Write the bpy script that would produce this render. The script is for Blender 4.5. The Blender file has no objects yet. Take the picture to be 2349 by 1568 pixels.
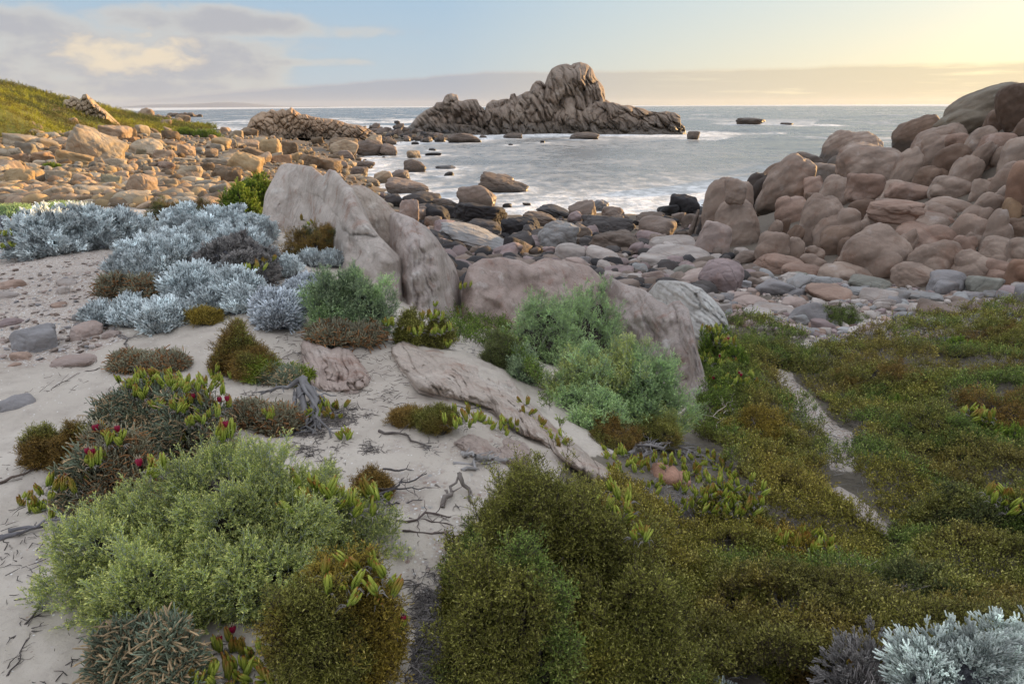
import bpy, math, random
import numpy as np
from mathutils import Matrix, Vector

# ------------------------------------------------------------------ camera, sky, sun, exposure
scene = bpy.context.scene
PITCH, ROLL = math.radians(19.07), math.radians(-0.26)
CAM_Z = 7.0                                   # metres above the sea
FPX, CX, CY = 1566.0, 1174.5, 784.0           # focal length and centre in units of a 2349 x 1568 picture
cam_data = bpy.data.cameras.new('camera')
cam_data.lens, cam_data.sensor_width = 24.0, 36.0
cam_data.clip_start, cam_data.clip_end = 0.05, 60000
cam = bpy.data.objects.new('camera', cam_data)
scene.collection.objects.link(cam)
cam_rot = Matrix.Rotation(math.radians(90) - PITCH, 3, 'X') @ Matrix.Rotation(ROLL, 3, 'Z')
cam.matrix_world = Matrix.Translation((0, 0, CAM_Z)) @ cam_rot.to_4x4()
scene.camera = cam

SUN_EL, SUN_AZ = math.radians(6.3), math.radians(52.0)      # azimuth clockwise from +Y (the view direction)
sun_dir = Vector((math.sin(SUN_AZ) * math.cos(SUN_EL), math.cos(SUN_AZ) * math.cos(SUN_EL), math.sin(SUN_EL)))
sl = bpy.data.lights.new('sun', 'SUN')
sl.energy, sl.angle, sl.color = 5.0, math.radians(0.6), (1.0, 0.62, 0.26)
so = bpy.data.objects.new('sun', sl)
so.rotation_euler = (-sun_dir).to_track_quat('-Z', 'Y').to_euler()
scene.collection.objects.link(so)

scene.view_settings.view_transform = 'Standard'
scene.view_settings.look = 'None'
scene.view_settings.exposure = 0.95
scene.view_settings.gamma = 1.0
scene.cycles.max_bounces = 5
scene.cycles.diffuse_bounces = 3
scene.cycles.glossy_bounces = 2
scene.cycles.transmission_bounces = 2
scene.cycles.volume_bounces = 0
scene.cycles.transparent_max_bounces = 6
scene.cycles.caustics_reflective = False
scene.cycles.caustics_refractive = False
scene.cycles.use_adaptive_sampling = True
scene.cycles.adaptive_threshold = 0.02
scene.cycles.use_denoising = True


class Tree:
    """Small helper to write node trees tersely."""
    def __init__(self, nt):
        self.nt = nt

    def n(self, kind, ins=None, **props):
        nd = self.nt.nodes.new(kind)
        for k, v in props.items():
            setattr(nd, k, v)
        for k, v in (ins or {}).items():
            s = nd.inputs[k]
            if isinstance(v, bpy.types.NodeSocket):
                self.nt.links.new(v, s)
            elif isinstance(v, bpy.types.Node):
                self.nt.links.new(v.outputs[0], s)
            else:
                if isinstance(v, (tuple, list)) and len(v) == 3 and len(s.default_value) == 4:
                    v = (*v, 1.0)
                s.default_value = v
        return nd

    def math(self, op, a, b=0.0, c=0.0, clamp=False):
        return self.n('ShaderNodeMath', {0: a, 1: b, 2: c}, operation=op, use_clamp=clamp).outputs[0]

    def mix(self, f, a, b, blend='MIX'):
        nd = self.nt.nodes.new('ShaderNodeMix')
        nd.data_type, nd.blend_type = 'RGBA', blend
        for i, v in ((0, f), (6, a), (7, b)):
            s = nd.inputs[i]
            if isinstance(v, bpy.types.NodeSocket):
                self.nt.links.new(v, s)
            else:
                if i and len(v) == 3:
                    v = (*v, 1.0)
                s.default_value = v
        return nd.outputs[2]

    def step(self, v, lo, hi, smooth=True):
        return self.n('ShaderNodeMapRange', {0: v, 1: lo, 2: hi, 3: 0.0, 4: 1.0},
                      interpolation_type='SMOOTHSTEP' if smooth else 'LINEAR').outputs[0]

    def noise(self, vec, scale, detail=4, rough=0.55, dist=0.0):
        return self.n('ShaderNodeTexNoise', {'Vector': vec, 'Scale': scale, 'Detail': detail, 'Roughness': rough,
                                             'Distortion': dist}).outputs[0]

    def map(self, vec, scale=(1, 1, 1), rot=(0, 0, 0), loc=(0, 0, 0)):
        return self.n('ShaderNodeMapping', {'Vector': vec, 'Location': loc, 'Rotation': rot, 'Scale': scale}).outputs[0]


# world: a clear evening sky, a cumulus bank to the west-left and a low stratus bank along the horizon
world = bpy.data.worlds.new('World')
scene.world = world
world.use_nodes = True
world.node_tree.nodes.clear()
T = Tree(world.node_tree)
sky = T.n('ShaderNodeTexSky', sky_type='NISHITA')
sky.sun_disc = False
sky.sun_elevation, sky.sun_rotation = SUN_EL, SUN_AZ
sky.air_density, sky.dust_density, sky.ozone_density = 1.0, 1.3, 1.0
g = T.n('ShaderNodeNewGeometry')
sep = T.n('ShaderNodeSeparateXYZ', {0: T.n('ShaderNodeVectorMath', {0: g.outputs['Incoming']}, operation='SCALE').outputs[0]})
sep.inputs[0].links[0].from_node.inputs['Scale'].default_value = -1.0
dx, dy, dz = sep.outputs
az = T.math('MULTIPLY', T.math('ARCTAN2', dx, dy), 57.29578)
el = T.math('MULTIPLY', T.math('ARCSINE', dz), 57.29578)
ae = T.n('ShaderNodeCombineXYZ', {0: az, 1: el, 2: 0.0}).outputs[0]
# low bank: its top wavers about 2.6 degrees up, lower to the left
wob = T.noise(T.map(ae, (0.06, 0.0, 1)), 1.0, 5, 0.6)
wob2 = T.noise(T.map(ae, (0.35, 0.5, 1)), 1.0, 5, 0.6)
top = T.math('ADD', T.math('ADD', 2.15, T.math('MULTIPLY', wob, 0.55)), T.math('MULTIPLY', wob2, 0.35))
slope_l = T.math('MULTIPLY', T.step(az, -2.0, -32.0, False), -2.3)
top = T.math('ADD', top, slope_l)
bank = T.step(T.math('SUBTRACT', top, el), -0.06, 0.22)
# stratus streaks inside the bank, brighter
streak = T.noise(T.map(ae, (0.11, 1.7, 1)), 1.0, 6, 0.62)
streak_m = T.math('MULTIPLY', T.step(streak, 0.52, 0.68), T.step(az, 5.0, 25.0))
# cumulus at the upper left
cn = T.noise(T.map(ae, (0.085, 0.24, 1), loc=(3.1, 1.7, 0)), 1.0, 9, 0.56, 0.3)
cn2 = T.noise(T.map(ae, (0.3, 0.6, 1), loc=(7, 2, 0)), 1.0, 8, 0.6, 0.2)
def blob(a0, e0, ra, re, s):
    """How far inside an elliptic region of the sky, 1 at its centre."""
    u = T.math('DIVIDE', T.math('SUBTRACT', az, a0), ra)
    v = T.math('DIVIDE', T.math('SUBTRACT', el, e0), re)
    q = T.math('ADD', T.math('MULTIPLY', u, u), T.math('MULTIPLY', v, v))
    return T.math('MULTIPLY', T.math('SUBTRACT', 1.0, q), s)
b = blob(-27, 3.2, 13, 2.7, 0.95)
for args in ((-23, 5.6, 10, 1.3, 0.85), (-38, 2.2, 10, 2.4, 0.95), (-20, 7.8, 11, 0.55, 0.8), (-34, 5.0, 9, 1.6, 0.75), (-12, 5.3, 6, 0.5, 0.4),
             (-16.5, 3.1, 8, 0.45, 0.6), (-29, 1.2, 15, 1.3, 0.9)):
    b = T.math('MAXIMUM', b, blob(*args))
dens = T.math('ADD', b, T.math('MULTIPLY', T.math('SUBTRACT', T.math('ADD', T.math('MULTIPLY', cn, 0.55), T.math('MULTIPLY', cn2, 0.45)), 0.5), 2.9))
cum = T.step(dens, -0.12, 0.95)
# sunlit puffs: towards the sun, on the upper right flanks of the cumulus
puff = T.math('MULTIPLY', T.step(T.math('ADD', blob(-27.3, 3.6, 6.5, 1.9, 0.9), T.math('MULTIPLY', T.math('SUBTRACT', cn2, 0.5), 2.4)), 0.15, 1.0), 0.9)
edge = T.math('MULTIPLY', T.math('MULTIPLY', T.step(dens, 0.0, 0.35), T.step(dens, 0.9, 0.35)), 0.55)
lit = T.math('MAXIMUM', puff, edge)
sunward = T.step(T.n('ShaderNodeVectorMath', {0: T.n('ShaderNodeCombineXYZ', {0: dx, 1: dy, 2: dz}).outputs[0],
                 1: tuple(sun_dir)}, operation='DOT_PRODUCT').outputs['Value'], 0.55, 1.0, False)
hgt = T.step(el, 0.0, 12.0, False)
SKYK = 1.0
base = T.mix(1.0, sky.outputs[0], (0.62, 0.76, 0.95), 'MULTIPLY')
hazy = T.mix(sunward, (3.0, 3.4, 3.8), (5.6, 4.75, 3.1))
hazy = T.mix(T.step(el, 0, 9, False), hazy, T.mix(sunward, (2.1, 2.95, 3.9), (4.2, 4.45, 4.15)))
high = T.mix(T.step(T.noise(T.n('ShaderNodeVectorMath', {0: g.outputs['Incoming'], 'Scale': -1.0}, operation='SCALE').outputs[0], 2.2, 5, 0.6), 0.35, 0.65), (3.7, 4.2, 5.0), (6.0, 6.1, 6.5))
base = T.mix(T.step(el, 9.0, 26.0), T.mix(0.85, base, hazy), high)    # bright cloud added overhead, out of view, to fill the foreground with light
bank_c = T.mix(sunward, (2.2, 2.3, 2.6), (4.6, 3.85, 2.5))
bank_c = T.mix(streak_m, bank_c, T.mix(sunward, (2.7, 2.7, 2.8), (6.2, 5.2, 3.1)))
rimm = T.math('MULTIPLY', T.math('MULTIPLY', bank, T.step(T.math('SUBTRACT', top, el), 0.3, 0.02)), 0.5)
bank_c = T.mix(rimm, bank_c, T.mix(sunward, (3.9, 3.5, 3.3), (7.0, 6.0, 3.8)))
cum_c = T.mix(lit, (2.55, 2.55, 2.7), (4.7, 3.95, 2.95))
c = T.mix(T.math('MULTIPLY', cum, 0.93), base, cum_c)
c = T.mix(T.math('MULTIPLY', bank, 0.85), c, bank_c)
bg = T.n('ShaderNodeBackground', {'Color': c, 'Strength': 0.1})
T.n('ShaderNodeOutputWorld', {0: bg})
world.cycles.sampling_method = 'MANUAL'
world.cycles.sample_map_resolution = 512

# ------------------------------------------------------------------ numpy noise
RS = np.random.RandomState(11)
_perm = RS.permutation(256)
_perm = np.concatenate([_perm, _perm])
_gr = RS.normal(size=(256, 3)); _gr /= np.linalg.norm(_gr, axis=1)[:, None]

def perlin(p):
    p = np.asarray(p, float)
    i = np.floor(p).astype(int); f = p - i; i &= 255
    u = f * f * f * (f * (f * 6 - 15) + 10)
    out = 0
    for cx in (0, 1):
        wx = u[:, 0] if cx else 1 - u[:, 0]
        for cy in (0, 1):
            wy = u[:, 1] if cy else 1 - u[:, 1]
            for cz in (0, 1):
                wz = u[:, 2] if cz else 1 - u[:, 2]
                h = _perm[_perm[_perm[(i[:, 0] + cx) & 255] + ((i[:, 1] + cy) & 255)] + ((i[:, 2] + cz) & 255)]
                gv = _gr[h]
                out = out + wx * wy * wz * (gv[:, 0] * (f[:, 0] - cx) + gv[:, 1] * (f[:, 1] - cy) + gv[:, 2] * (f[:, 2] - cz))
    return out * 1.5

def fbm(p, oct=4, rough=0.5, lac=2.03):
    a, s, q = 1.0, 0.0, np.asarray(p, float)
    for k in range(oct):
        s = s + a * perlin(q + 17.3 * k); a *= rough; q = q * lac
    return s

def ridge(p, oct=3, rough=0.5):
    """0 away from creases, 1 in them."""
    a, s, q = 1.0, 0.0, np.asarray(p, float)
    for k in range(oct):
        s = s + a * (1 - np.minimum(1, np.abs(perlin(q + 9.1 * k)) * 5)) ** 2; a *= rough; q = q * 2.1
    return s

def p2(x, y, s, o=0.0):
    x = np.asarray(x, float); y = np.asarray(y, float)
    return np.stack([x * s + o, y * s + o * 0.7, np.full(x.shape, o)], -1).reshape(-1, 3)

def smooth(a, b, x):
    t = np.clip((x - a) / (b - a), 0, 1)
    return t * t * (3 - 2 * t)

# ------------------------------------------------------------------ picture coordinates -> points in the world
_R = np.array(cam_rot)

def ray(px, py):
    d = _R @ np.array([(px - CX) / FPX, -(py - CY) / FPX, -1.0])
    return d

def project(p):
    """World points (n,3) -> picture x, y and depth along the view axis."""
    q = (np.asarray(p, float) - np.array([0, 0, CAM_Z])) @ _R
    dep = -q[:, 2]
    return CX + FPX * q[:, 0] / np.maximum(dep, 1e-4), CY - FPX * q[:, 1] / np.maximum(dep, 1e-4), dep

def pt_z(px, py, zr):
    d = ray(px, py)
    t = zr / d[2]
    return d * t + np.array([0, 0, CAM_Z])

# ------------------------------------------------------------------ objects
ROOT = scene.collection

def newobj(name, me, parent=None, mat=None):
    o = bpy.data.objects.new(name, me)
    ROOT.objects.link(o)
    if parent is not None:
        o.parent = parent
    if mat is not None and me is not None and not me.materials:
        me.materials.append(mat)
    return o

def tag(o, label=None, cat=None, group=None, kind=None):
    for k, v in (('label', label), ('category', cat), ('group', group), ('kind', kind)):
        if v:
            o[k] = v
    return o

def mesh_np(name, v, tris=None, quads=None, attrs=None, mat=None, smooth_=True):
    """Mesh from numpy arrays; attrs: {name: (n,) float or (n,3) colour} on the points."""
    me = bpy.data.meshes.new(name)
    v = np.ascontiguousarray(v, dtype=np.float32)
    nt = 0 if tris is None else len(tris)
    nq = 0 if quads is None else len(quads)
    me.vertices.add(len(v)); me.vertices.foreach_set('co', v.ravel())
    loops = np.concatenate([np.asarray(a, dtype=np.int32).ravel() for a in (tris, quads) if a is not None and len(a)])
    me.loops.add(len(loops)); me.loops.foreach_set('vertex_index', loops)
    st = np.concatenate([np.arange(nt) * 3, nt * 3 + np.arange(nq) * 4]).astype(np.int32)
    me.polygons.add(nt + nq); me.polygons.foreach_set('loop_start', st)
    me.polygons.foreach_set('use_smooth', np.full(nt + nq, smooth_, dtype=bool))
    me.update(calc_edges=True)
    for k, a in (attrs or {}).items():
        a = np.asarray(a, dtype=np.float32)
        if a.ndim == 1:
            me.attributes.new(k, 'FLOAT', 'POINT').data.foreach_set('value', a)
        else:
            at = me.attributes.new(k, 'FLOAT_COLOR', 'POINT')
            at.data.foreach_set('color', np.concatenate([a, np.ones((len(a), 1), np.float32)], 1).ravel())
    if mat:
        me.materials.append(mat)
    return me

_ico = {}
def ico(sub):
    if sub not in _ico:
        t = (1 + 5 ** .5) / 2
        v = [(-1, t, 0), (1, t, 0), (-1, -t, 0), (1, -t, 0), (0, -1, t), (0, 1, t), (0, -1, -t), (0, 1, -t), (t, 0, -1), (t, 0, 1), (-t, 0, -1), (-t, 0, 1)]
        f = [(0, 11, 5), (0, 5, 1), (0, 1, 7), (0, 7, 10), (0, 10, 11), (1, 5, 9), (5, 11, 4), (11, 10, 2), (10, 7, 6), (7, 1, 8), (3, 9, 4), (3, 4, 2), (3, 2, 6), (3, 6, 8), (3, 8, 9), (4, 9, 5), (2, 4, 11), (6, 2, 10), (8, 6, 7), (9, 8, 1)]
        v = np.array(v, float); v /= np.linalg.norm(v, axis=1)[:, None]; f = np.array(f)
        for _ in range(sub):
            e = np.sort(np.concatenate([f[:, [0, 1]], f[:, [1, 2]], f[:, [2, 0]]]), axis=1)
            ue, inv = np.unique(e, axis=0, return_inverse=True); inv = inv.ravel()
            m = v[ue[:, 0]] + v[ue[:, 1]]; m /= np.linalg.norm(m, axis=1)[:, None]
            n = len(f); a, b_, c_ = (inv[:n] + len(v), inv[n:2 * n] + len(v), inv[2 * n:] + len(v))
            f = np.concatenate([np.stack(x, 1) for x in ((f[:, 0], a, c_), (f[:, 1], b_, a), (f[:, 2], c_, b_), (a, b_, c_))])
            v = np.concatenate([v, m])
        _ico[sub] = (v, f)
    return _ico[sub]

def rot_axis(axis, ang):
    return np.array(Matrix.Rotation(ang, 3, Vector(axis)))

def rot_euler(rx, ry, rz):
    from mathutils import Euler
    return np.array(Euler((rx, ry, rz)).to_matrix())

def in_poly(x, y, poly):
    poly = np.asarray(poly, float); r = np.zeros(len(x), bool)
    x1, y1 = poly[-1]
    for x2, y2 in poly:
        c_ = ((y1 > y) != (y2 > y)) & (x < (x2 - x1) * (y - y1) / (y2 - y1 + 1e-12) + x1)
        r ^= c_; x1, y1 = x2, y2
    return r
# ------------------------------------------------------------------ terrain heights from surveyed points (picture x, y, height relative to the eye)
CP = [
 (0,1568,-1.5),(500,1568,-1.5),(1000,1568,-1.6),(1500,1568,-1.8),(2349,1568,-1.75),(1900,1568,-1.85),
 (0,1200,-1.52),(600,1200,-1.52),(1200,1200,-1.62),(1700,1200,-2.1),(2349,1200,-2.2),
 (0,900,-1.55),(300,900,-1.54),(700,850,-1.56),(900,790,-1.62),(0,700,-1.56),(0,590,-1.62),(400,700,-1.5),(300,580,-1.6),
 (1100,900,-1.65),(1250,960,-1.85),(1450,1000,-2.15),(1600,1000,-2.45),(1950,1000,-2.6),(2349,1000,-2.45),(2150,900,-2.62),
 (1150,800,-2.05),(1850,790,-3.0),(2349,760,-2.8),(1650,720,-3.15),(1850,700,-3.35),(2349,665,-3.5),(2100,720,-3.2),
 (1060,740,-2.2),(1050,690,-2.45),(850,600,-1.75),(1350,650,-3.6),(1200,620,-3.9),(1000,500,-6.2),(1050,560,-5.2),
 (0,465,-1.95),(300,465,-1.95),(500,470,-1.95),(640,470,-2.2),(800,470,-4.6),(900,480,-6.4),
 (0,420,-2.45),(300,420,-2.6),(600,430,-3.2),(760,420,-5.6),
 (0,350,-2.5),(300,350,-3.3),(600,350,-4.5),(750,385,-6.0),(830,400,-6.95),(700,360,-5.3),
 (0,305,-1.7),(150,300,-2.1),(400,300,-3.5),(600,302,-4.6),(760,315,-5.9),(900,325,-6.8),(860,300,-6.2),
 (930,303,-6.2),(1010,312,-6.4),(1080,318,-6.8),(950,324,-7.1),(900,460,-7.1),(1000,487,-7.2),(1200,490,-7.2),(1350,490,-7.2),(1500,480,-7.2),(1620,460,-7.3),
 (1200,520,-6.35),(1350,530,-6.1),(1500,525,-6.3),(1600,520,-6.2),
 (1250,560,-5.4),(1400,570,-5.1),(1550,575,-5.0),(1450,640,-4.05),(1600,640,-4.1),(1750,620,-4.2),(1500,690,-3.55),
 (1650,590,-4.7),(1850,600,-4.3),(2050,650,-3.9),(2250,640,-3.7),
 (1700,440,-6.2),(1800,420,-5.0),(1950,420,-3.9),(2100,400,-3.3),(2000,500,-4.0),(2200,520,-3.4),(2300,420,-2.6),(2200,300,-1.4),(2349,300,-1.0),
 (1000,400,-8.5),(1300,400,-9.0),(1500,400,-9.0),(1650,400,-8.5),(1000,350,-8.5),(1300,340,-9),(1500,350,-9.5),
]
CD = [  # (picture x giving the bearing, distance, height relative to the eye)
 (0,70,0.2),(0,100,1.75),(0,150,2.4),(100,120,1.9),(100,85,-0.5),(230,160,-0.3),(230,120,-1.6),(0,220,1.4),(230,230,-3.5),(100,200,0.6),
 (350,180,-4.2),(450,260,-6.6),(560,200,-7.2),(600,150,-6.3),(500,170,-5.2),(700,150,-7.0),(700,300,-9),(500,400,-8.5),(400,330,-7.5),(100,420,-3),(0,420,0),(300,600,-8),
 (1000,300,-11),(1500,300,-11),(2000,300,-11),(2349,300,-11),(1200,165,-9),(1600,165,-10),(2349,150,-11),
 (900,800,-12),(1800,800,-12),(0,800,-5),
 (2349,46,0.0),(2349,56,-1.2),(2349,75,-6.0),(2200,48,-2.2),(2100,52,-5.0),(2200,62,-7.0),(1950,50,-7.0),(1800,50,-7.6),(1750,46,-6.9),
]
CA = [  # (bearing in degrees, distance, height) outside the picture; unseen ground to the right raised to shade the foreground
 (45,20,-1.4),(45,12,-2.2),(45,30,2.5),(45,42,5.5),(45,58,4.5),(45,85,-6),
 (58,15,-1.0),(58,28,3.5),(58,42,8.5),(58,60,12.5),(58,90,5),(58,130,-4),
 (75,12,-0.8),(75,30,4.0),(75,50,10.0),(75,80,15),(90,20,1.0),(90,50,9.0),(90,100,18),(120,10,-1.0),(120,60,8),(150,10,-1.2),(180,4,-1.4),(180,30,1.0),
 (-60,5,-1.5),(-60,20,-1.6),(-60,50,0.5),(-60,120,8),(-90,20,-1.0),(-90,80,5),(-130,10,-1.2),(-130,60,5),(0,0.35,-1.6),(90,0.35,-1.6),(-90,0.35,-1.6),(180,0.35,-1.6),
 (45,300,-8),(70,400,2),(-60,400,20),(180,300,20),
]
def _polar(x, y):
    return np.stack([np.arctan2(x, y) * 2.2, np.log(np.hypot(x, y) + 0.25)], -1)
_pts, _z = [], []
for a, b_, z in CP:
    q = pt_z(a, b_, z); _pts.append((q[0], q[1])); _z.append(z)
for a, d_, z in CD:
    r_ = ray(a, 242.5); h_ = np.hypot(r_[0], r_[1]); _pts.append((r_[0] / h_ * d_, r_[1] / h_ * d_)); _z.append(z)
for a, d_, z in CA:
    a = math.radians(a); _pts.append((math.sin(a) * d_, math.cos(a) * d_)); _z.append(z)
_pts = np.array(_pts); _z = np.array(_z)
_pp = _polar(_pts[:, 0], _pts[:, 1])
def _tps(r2):
    return 0.5 * r2 * np.log(r2 + 1e-9)
_K = _tps(((_pp[:, None] - _pp[None]) ** 2).sum(-1)) + np.eye(len(_pp)) * 0.004
_A = np.concatenate([np.ones((len(_pp), 1)), _pp], 1)
_M = np.block([[_K, _A], [_A.T, np.zeros((3, 3))]])
_w = np.linalg.solve(_M, np.concatenate([_z, np.zeros(3)]))

def ground_raw(x, y):
    x = np.atleast_1d(np.asarray(x, float)); y = np.atleast_1d(np.asarray(y, float))
    out = np.empty(len(x))
    for s in range(0, len(x), 40000):
        q = _polar(x[s:s + 40000], y[s:s + 40000])
        out[s:s + 40000] = _tps(((q[:, None] - _pp[None]) ** 2).sum(-1)) @ _w[:-3] + _w[-3] + q @ _w[-2:]
    return out + CAM_Z

def ground(x, y):
    """Height of the ground above the sea."""
    x = np.atleast_1d(np.asarray(x, float)); y = np.atleast_1d(np.asarray(y, float))
    z = ground_raw(x, y)
    d = np.hypot(x, y)
    z = z + 0.05 * fbm(p2(x, y, 0.9, 3.3), 3) * smooth(0.5, 3, d) * smooth(60, 12, d)
    z = z + 0.022 * fbm(p2(x, y, 3.5, 7.3), 4, 0.6) * smooth(25, 8, d)
    z = z + 0.35 * fbm(p2(x, y, 0.22, 1.3), 4) * smooth(15, 60, d)
    return z

def hit(px, py, dmin=0.8, dmax=700):
    """Where the line of sight through a picture point meets the ground."""
    d = ray(px, py)
    hd = math.hypot(d[0], d[1])
    t = np.exp(np.linspace(math.log(dmin), math.log(dmax), 500)) / hd
    z = CAM_Z + d[2] * t
    g_ = ground_raw(d[0] * t, d[1] * t)
    i = np.where(z < np.maximum(g_, 0.0))[0]
    if not len(i):
        i = [np.argmin(z - g_)]
    k = max(1, i[0])
    a0, a1 = z[k - 1] - max(g_[k - 1], 0), z[k] - max(g_[k], 0)
    s = a0 / (a0 - a1 + 1e-9) if a0 > 0 else 0
    tt = t[k - 1] + (t[k] - t[k - 1]) * min(1, max(0, s))
    x, y = d[0] * tt, d[1] * tt
    return np.array([x, y, max(ground(x, y)[0], 0.0)])

def depth_of(p):
    return float(((np.asarray(p) - np.array([0, 0, CAM_Z])) @ _R)[2] * -1)

# ------------------------------------------------------------------ ground sheet
az_f = np.radians(np.concatenate([np.arange(-180, -46, 2.0), np.arange(-46, 46, 0.14), np.arange(46, 180.01, 2.0)]))
dd = np.concatenate([[0.02], np.exp(np.linspace(math.log(0.3), math.log(1500), 470))])
A_, D_ = np.meshgrid(az_f, dd, indexing='ij')
gx, gy = (np.sin(A_) * D_).ravel(), (np.cos(A_) * D_).ravel()
gz = ground(gx, gy)
na, nd_ = len(az_f), len(dd)
ii = (np.arange(na - 1)[:, None] * nd_ + np.arange(nd_ - 1)[None]).ravel()
gq = np.stack([ii, ii + 1, ii + nd_ + 1, ii + nd_], 1)[:, ::-1]
gpx, gpy, gdep = project(np.stack([gx, gy, gz], 1))
front = gdep > 0.2
def zone(poly, soft=0.0):
    return (in_poly(gpx, gpy, poly) & front).astype(float)
# scrub: the green slope at the far left; grit: stony sand; sand: pale sand
scrubn = fbm(p2(gx, gy, 0.06, 5.0), 4)
Z_SCRUB = [(-2500, -100), (110, 180), (300, 235), (500, 296), (360, 312), (250, 300), (180, 318), (60, 325), (-20, 350), (-2500, 380)]
gscrub = zone(Z_SCRUB)
Z_HEATH = [(1590, 760), (1720, 745), (1890, 765), (2349, 700), (2800, 650), (2800, 2000), (1100, 2000), (1000, 1400), (1200, 1230), (1300, 1060), (1500, 1020), (1580, 930)]
gheath = zone(Z_HEATH) * (1 - zone([(1860, 772), (1795, 808), (1772, 858), (1800, 905), (1850, 965), (1885, 1020), (1905, 1080), (1965, 1080), (1962, 1000), (1905, 960), (1860, 905), (1815, 865), (1825, 830), (1880, 795), (2000, 772)]))
grock = smooth(0, 1, zone([(-800, 470), (640, 480), (860, 520), (960, 580), (1060, 650), (1250, 660), (1500, 705), (1700, 720), (2349, 640), (3200, 640), (3200, 100), (1600, 250), (700, 240), (-800, 330)]))
def mat(name):
    m = bpy.data.materials.new(name); m.use_nodes = True
    m.node_tree.nodes.clear()
    return m, Tree(m.node_tree)

def finish(T, color, rough=0.85, bump=None, strength=0.4, dist=0.01, spec=0.3, **extra):
    p = T.n('ShaderNodeBsdfPrincipled', {'Base Color': color, 'Roughness': rough, 'Specular IOR Level': spec, **extra})
    if bump is not None:
        T.nt.links.new(T.n('ShaderNodeBump', {'Height': bump, 'Strength': strength, 'Distance': dist}).outputs[0], p.inputs['Normal'])
    T.n('ShaderNodeOutputMaterial', {0: p})
    return p

mg, T = mat('ground_surface')
pos = T.n('ShaderNodeNewGeometry').outputs['Position']
at = lambda nm: T.n('ShaderNodeAttribute', attribute_name=nm).outputs['Fac']
n1 = T.noise(pos, 0.8, 5); n2 = T.noise(pos, 6.0, 6, 0.65); n3 = T.noise(pos, 90.0, 4, 0.7); n4 = T.noise(T.map(pos, loc=(5, 5, 5)), 22.0, 5, 0.7)
sand = T.mix(T.step(n1, 0.35, 0.65), (0.46, 0.405, 0.345), (0.57, 0.51, 0.44))
sand = T.mix(T.math('MULTIPLY', T.step(n2, 0.45, 0.75), 0.5), sand, (0.28, 0.235, 0.205))
sand = T.mix(T.math('MULTIPLY', T.step(n3, 0.6, 0.72), 0.55), sand, (0.2, 0.14, 0.1))
# shell grit and small stones, flagged by colour cells
vor = T.n('ShaderNodeTexVoronoi', {'Vector': pos, 'Scale': 34.0, 'Randomness': 1.0})
vor2 = T.n('ShaderNodeTexVoronoi', {'Vector': pos, 'Scale': 75.0, 'Randomness': 1.0})
cell = T.n('ShaderNodeSeparateColor', {0: vor.outputs['Color']})
cell2 = T.n('ShaderNodeSeparateColor', {0: vor2.outputs['Color']})
ramp = T.n('ShaderNodeValToRGB', {0: cell.outputs[0]})
cr = ramp.color_ramp; cr.interpolation = 'CONSTANT'
cols = [(0.0, (0.55, 0.5, 0.46)), (0.2, (0.3, 0.2, 0.16)), (0.35, (0.38, 0.33, 0.31)), (0.5, (0.66, 0.64, 0.62)), (0.62, (0.34, 0.22, 0.19)), (0.75, (0.27, 0.29, 0.3)), (0.88, (0.45, 0.36, 0.28))]
while len(cr.elements) < len(cols): cr.elements.new(0.5)
for e, (p_, c_) in zip(cr.elements, cols): e.position = p_; e.color = (*c_, 1)
stone_m = T.math('MULTIPLY', T.math('LESS_THAN', vor.outputs['Distance'], 0.36), T.math('GREATER_THAN', cell.outputs[1], 0.35))
stone_m2 = T.math('MULTIPLY', T.math('LESS_THAN', vor2.outputs['Distance'], 0.4), T.math('GREATER_THAN', cell2.outputs[1], 0.4))
ramp2 = T.n('ShaderNodeValToRGB', {0: cell2.outputs[0]})
cr = ramp2.color_ramp; cr.interpolation = 'CONSTANT'
cols = [(0.0, (0.72, 0.7, 0.68)), (0.25, (0.4, 0.28, 0.22)), (0.45, (0.5, 0.45, 0.42)), (0.65, (0.3, 0.24, 0.21)), (0.8, (0.8, 0.79, 0.77))]
while len(cr.elements) < len(cols): cr.elements.new(0.5)
for e, (p_, c_) in zip(cr.elements, cols): e.position = p_; e.color = (*c_, 1)
grit = at('grit')
gritn = T.math('ADD', grit, T.math('MULTIPLY', T.math('SUBTRACT', n2, 0.5), 1.6))
gm = T.step(gritn, 0.35, 0.7)
stony = T.mix(T.math('MULTIPLY', stone_m2, 0.9), T.mix(0.35, sand, (0.36, 0.28, 0.24)), ramp2.outputs[0])
stony = T.mix(T.math('MULTIPLY', stone_m, 0.9), stony, ramp.outputs[0])
bits = T.math('MULTIPLY', T.math('LESS_THAN', vor2.outputs['Distance'], 0.3), T.math('GREATER_THAN', cell2.outputs[1], 0.93))
sand = T.mix(T.math('MULTIPLY', bits, 0.85), sand, ramp2.outputs[0])
col = T.mix(gm, sand, stony)
dark = T.mix(n4, (0.07, 0.06, 0.045), (0.27, 0.235, 0.19))
scr = T.mix(T.step(T.noise(pos, 0.25, 6, 0.6), 0.4, 0.62), (0.12, 0.14, 0.02), (0.2, 0.19, 0.05))
scr = T.mix(T.step(n1, 0.45, 0.7), scr, (0.07, 0.06, 0.025))
col = T.mix(at('rocky'), col, T.mix(n2, (0.1, 0.085, 0.07), (0.2, 0.165, 0.13)))
col = T.mix(at('scrub'), col, scr)
col = T.mix(T.step(T.math('ADD', at('heath'), T.math('MULTIPLY', T.math('SUBTRACT', n4, 0.5), 0.8)), 0.4, 0.6), col, dark)
h = T.math('ADD', T.math('MULTIPLY', n2, 0.5), T.math('MULTIPLY', n3, 0.08))
h = T.math('ADD', h, T.math('MULTIPLY', T.math('MULTIPLY', gm, stone_m), 0.25))
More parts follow.
